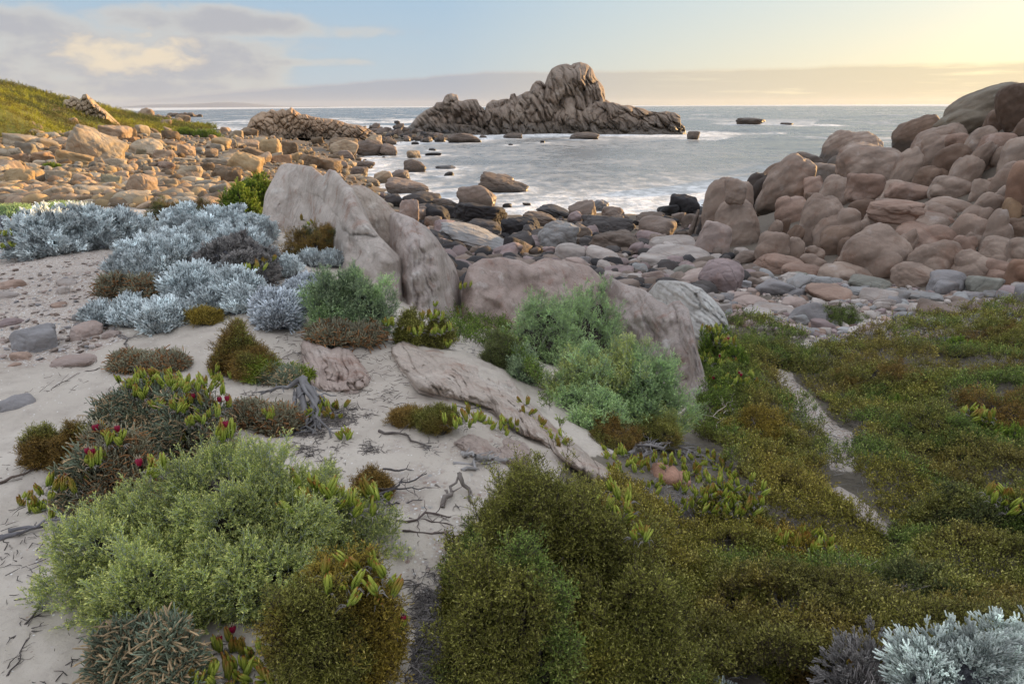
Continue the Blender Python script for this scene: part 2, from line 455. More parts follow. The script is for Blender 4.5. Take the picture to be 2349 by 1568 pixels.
h = T.math('ADD', h, T.math('MULTIPLY', T.math('MULTIPLY', gm, stone_m2), 0.12))
finish(T, col, 0.9, h, 0.8, 0.03, 0.15)

def blur_attr(a, it=3):
    q = a.reshape(na, nd_)
    for _ in range(it):
        q = (np.roll(q, 1, 0) + np.roll(q, -1, 0) + np.roll(q, 1, 1) + np.roll(q, -1, 1) + 2 * q) / 6
    return q.ravel()
ggrit = zone([(-300, 565), (260, 575), (230, 640), (210, 720), (300, 770), (180, 830), (-300, 850)])
ggrit = np.maximum(ggrit, zone([(1560, 700), (1700, 640), (2500, 630), (2500, 760), (2180, 720), (1900, 1130), (1780, 780)]))
ggrit = np.maximum(ggrit, 0.42 * zone([(870, 1000), (1200, 950), (1200, 1568), (900, 1568)]))
gz = gz + blur_attr(gheath, 4) * 0.0
gme = mesh_np('ground', np.stack([gx, gy, gz], 1), quads=gq, mat=mg,
              attrs={'grit': blur_attr(ggrit), 'scrub': blur_attr(gscrub), 'heath': blur_attr(gheath), 'rocky': blur_attr(grock)})
tag(newobj('ground', gme), kind='structure')

# ------------------------------------------------------------------ sea
sea_az = np.radians(np.concatenate([np.arange(-60, -40, 1.0), np.arange(-40, 46, 0.1), np.arange(46, 80, 1.0)]))
sea_d = np.exp(np.linspace(math.log(30), math.log(14000), 620))
A_, D_ = np.meshgrid(sea_az, sea_d, indexing='ij')
sx, sy = (np.sin(A_) * D_).ravel(), (np.cos(A_) * D_).ravel()
sd = D_.ravel()
# sheltered bay: calm behind the stack, open swell beyond and to the right
spx, spy, _ = project(np.stack([sx, sy, np.zeros(len(sx))], 1))
openw = np.clip(np.maximum(smooth(150, 230, sd), smooth(1450, 1800, spx) * smooth(60, 130, sd)), 0, 1)
wv = fbm(p2(sx * 0.55 + sy * 0.2, sy, 0.16, 2.0), 4, 0.55) * 0.10 + fbm(p2(sx * 0.8, sy, 0.7, 4.0), 3, 0.6) * 0.035
swell = fbm(p2(sx * 0.35 + sy * 0.1, sy, 0.035, 8.0), 4, 0.5)
sz = wv * (0.8 + 1.2 * openw) + openw * 0.75 * swell * smooth(1, 0.2, sd / 9000)
foam = np.zeros(len(sx))
FOAMY = []     # filled by rocks: (x, y, radius, amount)
# ------------------------------------------------------------------ rock materials (tinted per object through its colour)
def rock_mat(name, a, b_, stain=(0.3, 0.17, 0.1), stain_amt=0.35, pale=(0.6, 0.56, 0.52), pale_amt=0.2, rough=0.8, spec=0.3,
             scale=1.0, strata=0.0, crack=0.6, bump=0.7, dist=0.05, speck=0.25, wet=None, streak=0.0):
    m, T = mat(name)
    pos = T.n('ShaderNodeNewGeometry').outputs['Position']
    oi = T.n('ShaderNodeObjectInfo')
    off = T.n('ShaderNodeCombineXYZ', {0: T.math('MULTIPLY', oi.outputs['Random'], 37.0), 1: T.math('MULTIPLY', oi.outputs['Random'], 11.0), 2: 0.0}).outputs[0]
    p = T.n('ShaderNodeVectorMath', {0: pos, 1: off}, operation='ADD').outputs[0]
    nA = T.noise(p, 0.9 * scale, 5, 0.6); nB = T.noise(T.map(p, loc=(9, 3, 4)), 2.7 * scale, 6, 0.65, 0.4)
    nC = T.noise(p, 30.0 * scale, 4, 0.7); nD = T.noise(p, 9.0 * scale, 8, 0.72)
    col = T.mix(T.step(nA, 0.35, 0.65), a, b_)
    col = T.mix(T.math('MULTIPLY', T.step(nB, 0.52, 0.7), stain_amt), col, stain)
    col = T.mix(T.math('MULTIPLY', T.step(T.math('SUBTRACT', 1.0, nB), 0.55, 0.72), pale_amt), col, pale)
    height = T.math('ADD', T.math('MULTIPLY', nD, 0.5), T.math('MULTIPLY', nC, 0.12))
    if streak:   # dark lichen and run-off streaks, fine and steep
        st_ = T.noise(T.map(p, (9.0, 9.0, 1.4), rot=(0.0, 0.45, 0.0)), 1.0, 6, 0.7, 0.3)
        col = T.mix(T.math('MULTIPLY', T.step(st_, 0.5, 0.68), streak), col, (0.13, 0.115, 0.105))
        height = T.math('ADD', height, T.math('MULTIPLY', st_, 0.35))
    if strata:
        wv = T.n('ShaderNodeTexWave', {'Vector': T.map(p, rot=(0.5, 0.25, 0.2)), 'Scale': strata, 'Distortion': 5.0, 'Detail': 4.0, 'Detail Scale': 1.2}, wave_type='BANDS', bands_direction='Z').outputs['Fac']
        col = T.mix(T.math('MULTIPLY', T.step(wv, 0.55, 0.95), 0.4), col, tuple(0.6 * c for c in a))
        height = T.math('ADD', height, T.math('MULTIPLY', wv, 0.35))
    if crack:
        warp = T.n('ShaderNodeVectorMath', {0: p, 1: T.n('ShaderNodeVectorMath', {0: T.n('ShaderNodeTexNoise', {'Vector': p, 'Scale': 1.6 * scale, 'Detail': 3.0}).outputs['Color'], 'Scale': 0.6}, operation='SCALE').outputs[0]}, operation='ADD').outputs[0]
        vo = T.n('ShaderNodeTexVoronoi', {'Vector': T.map(warp, (1, 1, 0.6)), 'Scale': 0.9 * scale}, feature='DISTANCE_TO_EDGE').outputs['Distance']
        ck = T.math('SUBTRACT', 1.0, T.step(vo, 0.0, 0.022))
        ck = T.math('MULTIPLY', ck, T.step(nA, 0.42, 0.55))
        col = T.mix(T.math('MULTIPLY', ck, crack * 0.8), col, tuple(0.35 * c for c in a))
        height = T.math('SUBTRACT', height, T.math('MULTIPLY', ck, crack))
    sp = T.step(nC, 0.56, 0.68)
    col = T.mix(T.math('MULTIPLY', sp, speck), col, tuple(0.42 * c for c in b_))
    sp2 = T.step(T.math('SUBTRACT', 1.0, nC), 0.6, 0.7)
    col = T.mix(T.math('MULTIPLY', sp2, speck), col, tuple(min(1, 1.55 * c) for c in b_))
    if wet:   # tide stain: darker and glossier below this height above the sea
        z = T.n('ShaderNodeSeparateXYZ', {0: pos}).outputs[2]
        wl = T.step(T.math('ADD', z, T.math('MULTIPLY', T.math('SUBTRACT', nB, 0.5), wet[1] * 2)), wet[0] + wet[1], wet[0] - wet[1])
        col = T.mix(T.math('MULTIPLY', wl, 0.72), col, (0.05, 0.043, 0.035))
        rough = T.n('ShaderNodeMapRange', {0: wl, 3: rough, 4: 0.4}).outputs[0]
    col = T.mix(1.0, col, oi.outputs['Color'], 'MULTIPLY')
    finish(T, col, rough, height, bump, dist, spec)
    return m

M_GRAN = rock_mat('warm_granite', (0.25, 0.18, 0.14), (0.36, 0.275, 0.22), pale=(.5,.45,.42), pale_amt=0.4, stain=(.2,.1,.06), stain_amt=.45, scale=0.6, crack=0.0, bump=0.55, dist=0.06, strata=0.5, wet=(2.0, .5))
M_FIELD = rock_mat('beach_boulder', (0.27, 0.22, 0.155), (0.43, 0.345, 0.245), scale=0.8, crack=0.3, bump=0.7, dist=0.08, wet=(0.4, 0.5))
M_STACK = rock_mat('sea_stack_rock', (0.2, 0.15, 0.115), (0.31, 0.24, 0.185), scale=0.16, crack=0.5, bump=0.9, dist=0.6, wet=(2.6, 1.6), speck=0.3)
M_PALE = rock_mat('pale_bedrock', (0.40, 0.34, 0.295), (0.54, 0.47, 0.415), stain=(0.33, 0.2, 0.15), stain_amt=0.75, pale=(.64, .61, .56), pale_amt=0.8, scale=1.5, crack=0.0, bump=1.0, dist=0.045, speck=0.5, streak=.35)
M_SHORE = rock_mat('shore_rock', (0.34, 0.29, 0.26), (0.45, 0.4, 0.365), scale=1.0, crack=0.35, bump=0.6, dist=0.05, strata=0.8, wet=(0.55, 0.35))
M_SHALE = rock_mat('layered_white_rock', (0.5, 0.48, 0.45), (0.66, 0.64, 0.6), stain_amt=0.25, scale=3.0, crack=0.0, bump=1.0, dist=0.04, pale_amt=.3)

def lump(seed, sub=4, planes=11, k=9, amp=0.06, creases=0.05, freq=1.6, bulge=0):
    """Unit boulder: a softly rounded polyhedron with worn hollows and creases."""
    rs = np.random.RandomState(seed)
    d, f = ico(sub)
    n = rs.normal(size=(planes, 3)); n /= np.linalg.norm(n, axis=1)[:, None]
    n = np.concatenate([n, np.eye(3), -np.eye(3)])
    h = np.concatenate([rs.uniform(0.78, 1.05, planes), np.ones(6)])
    dot = np.maximum(d @ n.T, 0) / h
    r = (dot ** k).sum(1) ** (-1.0 / k)
    for _ in range(bulge):     # swellings that meet the body in a rounded joint
        c = rs.normal(size=3); c[1] = -abs(c[1]) * .7; c /= np.linalg.norm(c); q = rs.uniform(.5, .72); R_ = rs.uniform(.42, .62); c *= q
        b_ = d @ c; disc = b_ * b_ - q * q + R_ * R_
        r = np.maximum(r, np.where(disc > 0, b_ + np.sqrt(np.maximum(disc, 0)), 0))
    v = d * r[:, None]
    o = rs.uniform(-50, 50, 3)
    s = 1 + amp * fbm(v * freq + o, 4, 0.5) * 1.6 - creases * ridge(v * freq * 0.7 + o + 7, 2)
    return v * s[:, None], f

_lumps = {}
def lump_c(seed, **kw):
    key = (seed, tuple(sorted(kw.items())))
    if key not in _lumps:
        _lumps[key] = lump(seed, **kw)
    return _lumps[key]

VIEW = np.array([[1, 0, 0], [0, 1, 0], [0, 0, 1]], float)

def facing(px, roll, rs=None, yaw=None):
    """Rotation whose x axis runs across the line of sight and which is rolled in that plane."""
    d = ray(px, 500); a = -math.atan2(d[0], d[1])
    if yaw is None:
        yaw = rs.uniform(-0.3, 0.3) if rs is not None else 0
    return rot_euler(0, 0, a + yaw) @ rot_euler(0, math.radians(roll), 0)

def px_frame(x0, x1, y0, y1, depth=None, thick=0.8, sink=0.15, base=None):
    """Centre and half sizes in metres of a solid that fills this box of the picture and stands on the ground."""
    cx = (x0 + x1) / 2
    if depth is None:
        q = hit(cx, base if base else y1)
        depth = depth_of(q)
    w = (x1 - x0) * depth / FPX / 2
    h = (y1 - y0) * depth / FPX / 2 * 1.03
    dd_ = depth + thick * w * 0.8
    r_ = ray(cx, (y0 + y1) / 2)
    c = r_ / (r_ @ (-_R[:, 2])) * dd_ + np.array([0, 0, CAM_Z])
    s = dd_ / depth
    w *= s; h *= s
    hs = h * (1 + sink)
    c = c - np.array([0, 0, h * sink])
    return c, np.array([w, max(thick * w, 0.3 * h), hs]), depth

def put_rock(name, me, c, hs, R, color, mat_=None):
    M = np.eye(4); M[:3, :3] = R @ np.diag(hs); M[:3, 3] = c
    o = newobj(name, me)
    o.matrix_world = Matrix(M.tolist())
    o.color = (*color, 1)
    return o

def pxrock(name, box, color, seed, roll=0, mat_=None, sub=4, thick=0.8, sink=0.18, depth=None, base=None, k=9, planes=11, amp=0.06, creases=0.05, bulge=0):
    x0, x1, y0, y1 = box
    c, hs, dep = px_frame(x0, x1, y0, y1, depth, thick, sink, base)
    if roll:
        # half sizes along the rolled axes so that the rolled solid still fills the box
        t = math.radians(abs(roll)); ct, st = math.cos(t), math.sin(t)
        W, H = hs[0], hs[2]
        den = ct ** 4 - st ** 4; lim = (0.62 * min(W, H)) ** 2
        a = math.sqrt(max(lim, (W * W * ct * ct - H * H * st * st) / den)); b_ = math.sqrt(max(lim, (H * H * ct * ct - W * W * st * st) / den)); sc = 1.0
        hs = np.array([a * sc, hs[1], b_ * sc])
    v, f = lump(seed, sub=sub, k=k, planes=planes, amp=amp, creases=creases, bulge=bulge)
    me = mesh_np(name, v / np.abs(v).max(0), tris=f, mat=mat_)
    return put_rock(name, me, c, hs, facing((x0 + x1) / 2, roll, np.random.RandomState(seed)), color), dep, c

def fuse(name, lobes, voxel, mat_, grooves=None, amp=0.0, freq=1.0, crease=0.0, cfreq=1.0, stretch=(1, 1, 1), color=(1, 1, 1), smooth_it=2, seed=0):
    """lobes: (centre, half sizes, rotation, seed[, k]) fused into one continuous skin, then weathered."""
    V, F, n = [], [], 0
    for c, hs, R, sd, *kk in lobes:
        v, f = lump_c(sd % 23, sub=3, k=(kk[0] if kk else 9))
        V.append((v * hs) @ R.T + c); F.append(f + n); n += len(v)
    V = np.concatenate(V); F = np.concatenate(F)
    org = V.mean(0); org[2] = V[:, 2].min()
    me = mesh_np('tmp', V - org, tris=F)
    o = newobj('tmp', me)
    md = o.modifiers.new('r', 'REMESH'); md.mode = 'VOXEL'; md.voxel_size = voxel; md.adaptivity = 0
    ms = o.modifiers.new('s', 'SMOOTH'); ms.factor = 0.5; ms.iterations = smooth_it
    dg = bpy.context.evaluated_depsgraph_get()
    m2 = bpy.data.meshes.new_from_object(o.evaluated_get(dg))
    bpy.data.objects.remove(o); bpy.data.meshes.remove(me)
    nv = len(m2.vertices)
    v = np.empty(nv * 3, np.float32); m2.vertices.foreach_get('co', v); v = v.reshape(-1, 3).astype(float)
    nr = np.empty(nv * 3, np.float32); m2.vertices.foreach_get('normal', nr); nr = nr.reshape(-1, 3)
    q = v * np.array(stretch) + seed * 3.7
    disp = amp * fbm(q * freq, 5, 0.55)
    if crease:
        disp = disp - crease * ridge(q * cfreq + 5, 3, 0.6)
    if grooves:
        gd, gf, ga, gw = grooves          # direction across the grooves, per metre, depth, warp
        t = v @ (np.array(gd, float) / np.linalg.norm(gd)) * gf + gw * fbm(v * 0.8 + seed, 3)
        g1 = 1 - np.abs(perlin(np.stack([t, v[:, 2] * 0.15, np.full(nv, 3.3 + seed)], 1))) * 3
        g2 = 1 - np.abs(perlin(np.stack([t * 3.1, v[:, 2] * 0.3, np.full(nv, 8.3 + seed)], 1))) * 3
        disp = disp - ga * np.clip(g1, 0, 1) ** 3 - 0.3 * ga * np.clip(g2, 0, 1) ** 2
    v = v + nr * disp[:, None]
    m2.vertices.foreach_set('co', v.astype(np.float32).ravel())
    m2.polygons.foreach_set('use_smooth', np.ones(len(m2.polygons), bool))
    m2.update(); m2.name = name
    m2.materials.clear(); m2.materials.append(mat_)
    o = newobj(name, m2); o.location = org; o.color = (*color, 1)
    return o

def lobe(x0, x1, y0, y1, seed, depth=None, roll=0, thick=0.8, sink=0.15, k=9, push=0.0, yaw=None):
    c, hs, dep = px_frame(x0, x1, y0, y1, depth, thick, sink)
    if push:
        r_ = ray((x0 + x1) / 2, 300); r_[2] = 0; c = c + r_ / np.linalg.norm(r_) * push
    return (c, hs, facing((x0 + x1) / 2, roll, np.random.RandomState(seed), yaw), seed, k)

C1 = lambda b_: (b_[0] * .3418, b_[1] * .3418, 172 + b_[2] * .3418, 172 + b_[3] * .3418)
C2 = lambda b_: (745.6 + b_[0] * .3906, 745.6 + b_[1] * .3906, 114.7 + b_[2] * .3906, 114.7 + b_[3] * .3906)
C3 = lambda b_: (1548.5 + b_[0] * .3409, 1548.5 + b_[1] * .3409, 172 + b_[2] * .3409, 172 + b_[3] * .3409)
C6 = lambda b_: (1261.7 + b_[0] * .293, 1261.7 + b_[1] * .293, 401.5 + b_[2] * .293, 401.5 + b_[3] * .293)
C7 = lambda b_: (1720.5 + b_[0] * .3293, 1720.5 + b_[1] * .3293, 458.8 + b_[2] * .3293, 458.8 + b_[3] * .3293)
SEAROCKS = []      # (x, y, radius) of rocks that break the water, for foam
NAMED = []         # (px, py, short name) landmarks for labels

# rubble outcrops and tors
def rubble(name, poly_px, depth, n, size, seed, label, mat_=M_FIELD, color=(1, 1, 1), voxel=0.3, slope=4.0, cat='rock outcrop', roll=(-30, 10)):
    rs = np.random.RandomState(seed); ls = []
    if depth is None:
        i_ = int(np.argmax([q[1] for q in poly_px])); depth = depth_of(hit(poly_px[i_][0], poly_px[i_][1]))
    P_ = np.array(poly_px, float); ymax = P_[:, 1].max(); ymin = P_[:, 1].min()
    lo, hi = P_.min(0), P_.max(0)
    t = 0
    while len(ls) < n and t < 6000:
        t += 1
        x, y = rs.uniform(lo[0], hi[0]), rs.uniform(lo[1], hi[1]); s = rs.uniform(*size)
        if in_poly(np.array([x, x - s * .7, x + s * .7]), np.array([y - s * .8, y - s * .3, y - s * .3]), poly_px).all():
            ls.append(lobe(x - s, x + s, y - s * rs.uniform(.7, 1.2), y + s, seed=int(rs.randint(999)), depth=depth + (ymax - y) / (ymax - ymin + 1e-6) * slope,
                           roll=rs.uniform(*roll), thick=0.8, sink=0.5, k=12))
    # core so that no gap shows between the blocks
    for fx in (0.28, 0.5, 0.72):
        cx = lo[0] + (hi[0] - lo[0]) * fx
        ys = [y for y in np.arange(ymin, ymax, 0.5) if in_poly(np.array([cx]), np.array([y]), poly_px)[0]]
        if ys:
            ww = (hi[0] - lo[0]) * 0.2
            ls.append(lobe(cx - ww * .8, cx + ww * .8, min(ys) + 0.3 * (ymax - ymin), ymax + 2, seed=3, depth=depth + slope * .5 + 2.5, thick=0.4, sink=0.4))
    o = fuse(name, ls, voxel, mat_, amp=0.15 * voxel / 0.3, freq=0.6, crease=0.12 * voxel / 0.3, cfreq=0.5, smooth_it=0, color=color)
    return tag(o, label, cat)

rubble('rock_tor', [(50, 292), (62, 278), (72, 270), (84, 279), (96, 285), (103, 296), (80, 302), (50, 300)], None, 26, (4, 8), 12,
       'small low tor of pinkish rocks low on the green slope', M_FIELD, (.95, .85, .78), 0.15)
rubble('rock_tor', [(316, 266), (322, 250), (336, 245), (350, 252), (358, 262), (390, 264), (400, 272), (316, 272)], 240, 30, (4, 9), 14,
       'distant hazy rounded crag at the end of the boulder shore', M_STACK, (1.2, 1.15, 1.05), 0.5)
rubble('reef', [(376, 268), (388, 258), (420, 257), (450, 260), (472, 262), (472, 269)], 520, 22, (4, 8), 15, 'long low reef of dark rock with surf on the far shore', M_STACK, (1.1, 1.0, .9), 0.9)
rubble('rock_outcrop', [(330, 285), (360, 266), (392, 262), (410, 268), (440, 280), (446, 288), (400, 296)], 150, 40, (4, 9), 16,
       'jagged brown slab pile between the green hill and the far surf', M_FIELD, (.9, .8, .7), 0.3)
rubble('rock_outcrop', [(40, 232), (52, 226), (66, 224), (80, 232), (70, 236)], None, 9, (4, 8), 17, 'small dark grey outcrop high on the green hillside', M_FIELD, (.65, .6, .58), 0.25)
rubble('rock_outcrop', [(118, 248), (128, 240), (140, 246), (142, 252), (120, 253)], None, 7, (3, 6), 18, 'small pink rock cluster just below the tan tor', M_FIELD, (.95, .85, .8), 0.25)

# far headland
hx = np.linspace(-1, 1, 120)
hp = []
for t, r0 in ((0, 0.0), (0.35, 0.75), (0.6, 1.0), (1.0, 0.0)):
    for u in hx:
        px = 490 + 285 * u
        top = 0.5 + 0.5 * math.cos(u * math.pi) + 0.12 * math.sin(u * 9) + 0.3 * (u < -0.4) * (-0.4 - u)
        r_ = ray(px, 242.5); r_ = r_ / np.hypot(r_[0], r_[1]); dd_ = 12500 + t * 1500
        hp.append((r_[0] * dd_, r_[1] * dd_, -2 + r0 * max(0.0, top) * 80 * (dd_ / 13500)))
hq = [(r * 120 + i, r * 120 + i + 1, (r + 1) * 120 + i + 1, (r + 1) * 120 + i) for r in range(3) for i in range(119)]
mh, T = mat('far_land'); pp = T.n('ShaderNodeNewGeometry').outputs['Position']
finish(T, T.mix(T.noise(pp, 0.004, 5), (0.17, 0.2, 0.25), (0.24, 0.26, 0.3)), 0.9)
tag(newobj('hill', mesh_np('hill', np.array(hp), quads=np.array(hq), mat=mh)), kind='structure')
# ------------------------------------------------------------------ bedrock skins
def inflate(name, top, bot, T, Rpx, lean, ang, ws, wt, amp, seed, mat_, color=(1, 1, 1), label=None, short_=None, sink=26, thick=None, step=2.6, cellh=.5, fine=.012, low=False, dep0=None, parent=None, bigc=.5):
    """Bedrock swelling out of the ground: a skin laid over its surveyed outline, at its true distance, with joints and flutes cut
    into it, closed at the back by a rounded rear side."""
    top = np.array(top, float); bot = np.array(bot, float)
    x0, x1 = top[0, 0], top[-1, 0]
    nx = int((x1 - x0) / step) + 2; xs = np.linspace(x0, x1, nx)
    yt = np.interp(xs, top[:, 0], top[:, 1]); yb = np.interp(xs, bot[:, 0], bot[:, 1])
    yt = yt + 2.0 * fbm(np.stack([xs * .03, xs * 0 + seed, xs * 0], 1), 4)
    ny = int((yb - yt).max() / step) + 4
    v = np.linspace(0, 1, ny) ** 1.15
    X = np.repeat(xs[:, None], ny, 1); Y = yt[:, None] + (yb + sink - yt)[:, None] * v[None]
    # distances: to the ground and along the leaning face
    base = np.full(nx, float(dep0)) if dep0 else np.array([depth_of(hit(x, y)) for x, y in zip(xs, yb)])
    base = np.convolve(np.pad(base, 4, mode='edge'), np.ones(9) / 9, 'valid')
    D = base[:, None] + lean * (yb[:, None] - Y) * base[:, None] / FPX
    if low:
        cx_ = np.linspace(x0, x1, 12); cy_ = np.linspace(yt.min(), yb.max() + sink, 12)
        G_ = np.array([[depth_of(hit(a_, b_)) for b_ in cy_] for a_ in cx_])
        u = (X - x0) / (x1 - x0) * 10.999; w = (Y - cy_[0]) / (cy_[-1] - cy_[0]) * 10.999; i = u.astype(int); j = w.astype(int); u -= i; w -= j
        gd = G_[i, j] * (1 - u) * (1 - w) + G_[i + 1, j] * u * (1 - w) + G_[i, j + 1] * (1 - u) * w + G_[i + 1, j + 1] * u * w
        D = gd + .015
    dt = (Y - yt[:, None]); ds_ = np.minimum(X - x0, x1 - X)
    e = np.minimum(dt, ds_ * 1.3)
    if low: e = np.minimum(e, yb[:, None] + 3 - Y)
    e = np.clip(e / Rpx, 0, 1)
    p = np.sqrt(np.clip(1 - (1 - e) ** 2, 0, 1))
    # joint cells stretched along the flutes
    a = np.radians(np.interp(xs, [x0, x1], ang))[:, None]
    wa = min(14, .55 * ws)
    wx = X + wa * fbm(np.stack([X.ravel() * .02, Y.ravel() * .02, np.full(X.size, seed)], 1), 3).reshape(X.shape)
    wy = Y + wa * fbm(np.stack([X.ravel() * .02, Y.ravel() * .02, np.full(X.size, seed + 40.)], 1), 3).reshape(X.shape)
    S_ = ((wx - x0) * np.sin(a) - (wy - yt.mean()) * np.cos(a)); T_ = ((wx - x0) * np.cos(a) + (wy - yt.mean()) * np.sin(a))
    s, t = (S_ / ws).ravel(), (T_ / wt).ravel()
    def cells(s, t, seed):
        si, ti = np.floor(s).astype(int), np.floor(t).astype(int)
        f1 = np.full(s.shape, 9.); f2 = np.full(s.shape, 9.); hh = np.zeros(s.shape); sx_ = np.zeros(s.shape); sy_ = np.zeros(s.shape)
        for i in (-1, 0, 1):
            for j in (-1, 0, 1):
                k = _perm[(_perm[(si + i + 7 * seed) & 255] + ti + j) & 255]; k2 = _perm[(k + 31) & 255]; k3 = _perm[(k + 77) & 255]
                dx_ = si + i + .1 + .8 * k / 255. - s; dy_ = ti + j + .1 + .8 * k2 / 255. - t
                dd = np.sqrt(dx_ ** 2 + dy_ ** 2); m = dd < f1
                f2 = np.where(m, f1, np.minimum(f2, dd)); hh = np.where(m, k3 / 255., hh); sx_ = np.where(m, dx_, sx_); sy_ = np.where(m, dy_, sy_); f1 = np.where(m, dd, f1)
        edge = np.clip((f2 - f1) * 2.2, 0, 1)
        return (hh - .5) * cellh + .9 * np.sqrt(edge) - .9 + .6 * sx_ * (hh - .4) + .5 * sy_ * ((hh * 7 % 1) - .5)
    cell = cells(s, t, seed) * .75 + bigc * cells((wx.ravel() - x0) / (ws * 2.9) + .3 * s, wy.ravel() / (ws * 3.6), seed + 3)
    fl = 1 - np.abs(perlin(np.stack([s * 2.7, t * .25, np.full(s.shape, seed + 3.)], 1))) * 3.2
    fl2 = 1 - np.abs(perlin(np.stack([s * 7.0, t * .4, np.full(s.shape, seed + 9.)], 1))) * 3.2
    rough = fbm(np.stack([X.ravel() * .05, Y.ravel() * .05, np.full(X.size, seed + 5.)], 1), 5, .6)
    disp = (amp * cell - amp * .3 * np.clip(fl, 0, 1) ** 2 - amp * .07 * np.clip(fl2, 0, 1) ** 2 + amp * .16 * rough).reshape(X.shape)
    swell = fbm(np.stack([X.ravel() * .012, Y.ravel() * .012, np.full(X.size, seed + 15.)], 1), 3).reshape(X.shape)
    Df = D - T * p * (1 + .5 * swell) - disp * np.clip(p * 1.5, 0, 1)
    th = thick if thick else max(T * 2.2, .25)
    fwd = -_R[:, 2]
    rx_ = (X - CX) / FPX; ry_ = -(Y - CY) / FPX
    rays = rx_[..., None] * _R[:, 0] + ry_[..., None] * _R[:, 1] + fwd
    front = rays * Df[..., None] + np.array([0, 0, CAM_Z])
    hv = fwd.copy(); hv[2] = 0; hv /= np.linalg.norm(hv)
    back = front + hv * (th * p * (1 + .3 * swell) + 0.002)[..., None]
    back[..., 2] -= (th * p * .55)
    V = np.concatenate([front.reshape(-1, 3), back.reshape(-1, 3)]); n0 = nx * ny
    ii = (np.arange(nx - 1)[:, None] * ny + np.arange(ny - 1)[None]).ravel()
    qf = np.stack([ii, ii + 1, ii + ny + 1, ii + ny], 1); qb = qf[:, ::-1] + n0
    tp_ = np.arange(nx - 1) * ny; rim = np.stack([tp_, tp_ + ny, tp_ + ny + n0, tp_ + n0], 1)
    lf = np.arange(ny - 1); sidel = np.stack([lf, lf + n0, lf + 1 + n0, lf + 1], 1); r0 = (nx - 1) * ny + lf; sider = np.stack([r0, r0 + 1, r0 + 1 + n0, r0 + n0], 1)
    org = V.mean(0); org[2] = V[:, 2].min()
    if parent is not None: org = np.array(parent.location)
    o = newobj(name, mesh_np(name, V - org, quads=np.concatenate([qf, qb, rim, sidel, sider]), mat=mat_)); o.color = (*color, 1)
    if parent is not None:
        o.parent = parent; return o
    o.location = org
    tag(o, label, 'rock outcrop' if 'outcrop' in name else 'rock')
    if short_: NAMED.append((top[:, 0].mean(), (top[:, 1].mean() + bot[:, 1].mean()) / 2, short_, x1 - x0))
    return o


# ------------------------------------------------------------------ sea stack, standing 180 m out: peak, ridges and ledges are its parts
c2p = lambda L_: [(745.6 + x * .3906, 114.7 + y * .3906) for x, y in L_]
STK = bpy.data.objects.new('sea_stack', None); ROOT.objects.link(STK); STK.location = pt_z(1270, 312, -7); STK.empty_display_size = 5
tag(STK, 'tall craggy grey brown rock island with a domed peak standing in the sea', 'sea stack')
SK = dict(mat_=M_STACK, parent=STK, sink=5, step=1.5, bigc=1.1)
inflate('peak', c2p([(1190, 360), (1215, 240), (1290, 200), (1308, 150), (1330, 110), (1370, 88), (1420, 79), (1445, 92), (1460, 78), (1500, 71), (1540, 85), (1570, 110), (1590, 160), (1612, 185), (1636, 215), (1643, 250), (1640, 285), (1665, 300), (1705, 325), (1730, 420)]),
        c2p([(1190, 495), (1730, 500)]), 11, 44, .35, (66, 74), 19, 60, 2.6, 21, dep0=188, thick=24, **SK)
inflate('ridge', c2p([(905, 470), (930, 380), (950, 320), (985, 292), (1010, 295), (1050, 285), (1084, 288), (1090, 258), (1115, 257), (1125, 278), (1150, 262), (1180, 244), (1200, 240), (1218, 200), (1240, 180), (1268, 181), (1285, 195), (1310, 240), (1360, 330), (1400, 440)]),
        c2p([(905, 500), (1400, 502)]), 8, 36, .3, (70, 60), 13, 42, 2.2, 22, dep0=184, thick=16, **SK)
inflate('ridge', c2p([(465, 470), (500, 440), (540, 392), (590, 352), (640, 330), (655, 306), (690, 304), (703, 272), (718, 258), (745, 256), (778, 266), (784, 298), (805, 300), (830, 292), (862, 287), (892, 292), (908, 325), (935, 345), (948, 390), (960, 450)]),
        c2p([(465, 505), (960, 508)]), 7, 34, .3, (35, 60), 12, 30, 1.9, 23, dep0=182, thick=16, **SK)
inflate('ridge', c2p([(1440, 450), (1520, 350), (1590, 303), (1640, 300), (1700, 312), (1740, 325), (1780, 322), (1822, 336), (1872, 343), (1905, 362), (1950, 365), (2000, 358), (2050, 370), (2086, 385), (2080, 420), (2112, 447), (2120, 490)]),
        c2p([(1440, 500), (2120, 520)]), 7, 34, .3, (62, 40), 17, 44, 2.2, 24, dep0=180, thick=16, **SK)
inflate('ledge', c2p([(1740, 505), (1800, 460), (1880, 440), (1960, 458), (2020, 480), (2080, 478), (2130, 498), (2178, 526)]), c2p([(1740, 520), (1850, 532), (2178, 534)]), 4, 22, .6, (30, 30), 14, 50, 1.2, 25, dep0=176, thick=8, **SK)
inflate('ledge', c2p([(1000, 505), (1040, 462), (1120, 440), (1180, 430), (1260, 420), (1330, 418), (1400, 440), (1450, 430), (1540, 440), (1640, 470), (1700, 505)]), c2p([(1000, 510), (1700, 510)]), 4, 24, .5, (60, 60), 14, 24, 1.5, 26, dep0=178, thick=8, **SK)
inflate('ledge', c2p([(420, 505), (520, 465), (600, 440), (680, 432), (760, 430), (840, 440), (930, 460), (1010, 508)]), c2p([(420, 515), (1010, 515)]), 4, 24, .5, (60, 60), 12, 20, 1.5, 27, dep0=176, thick=8, **SK)
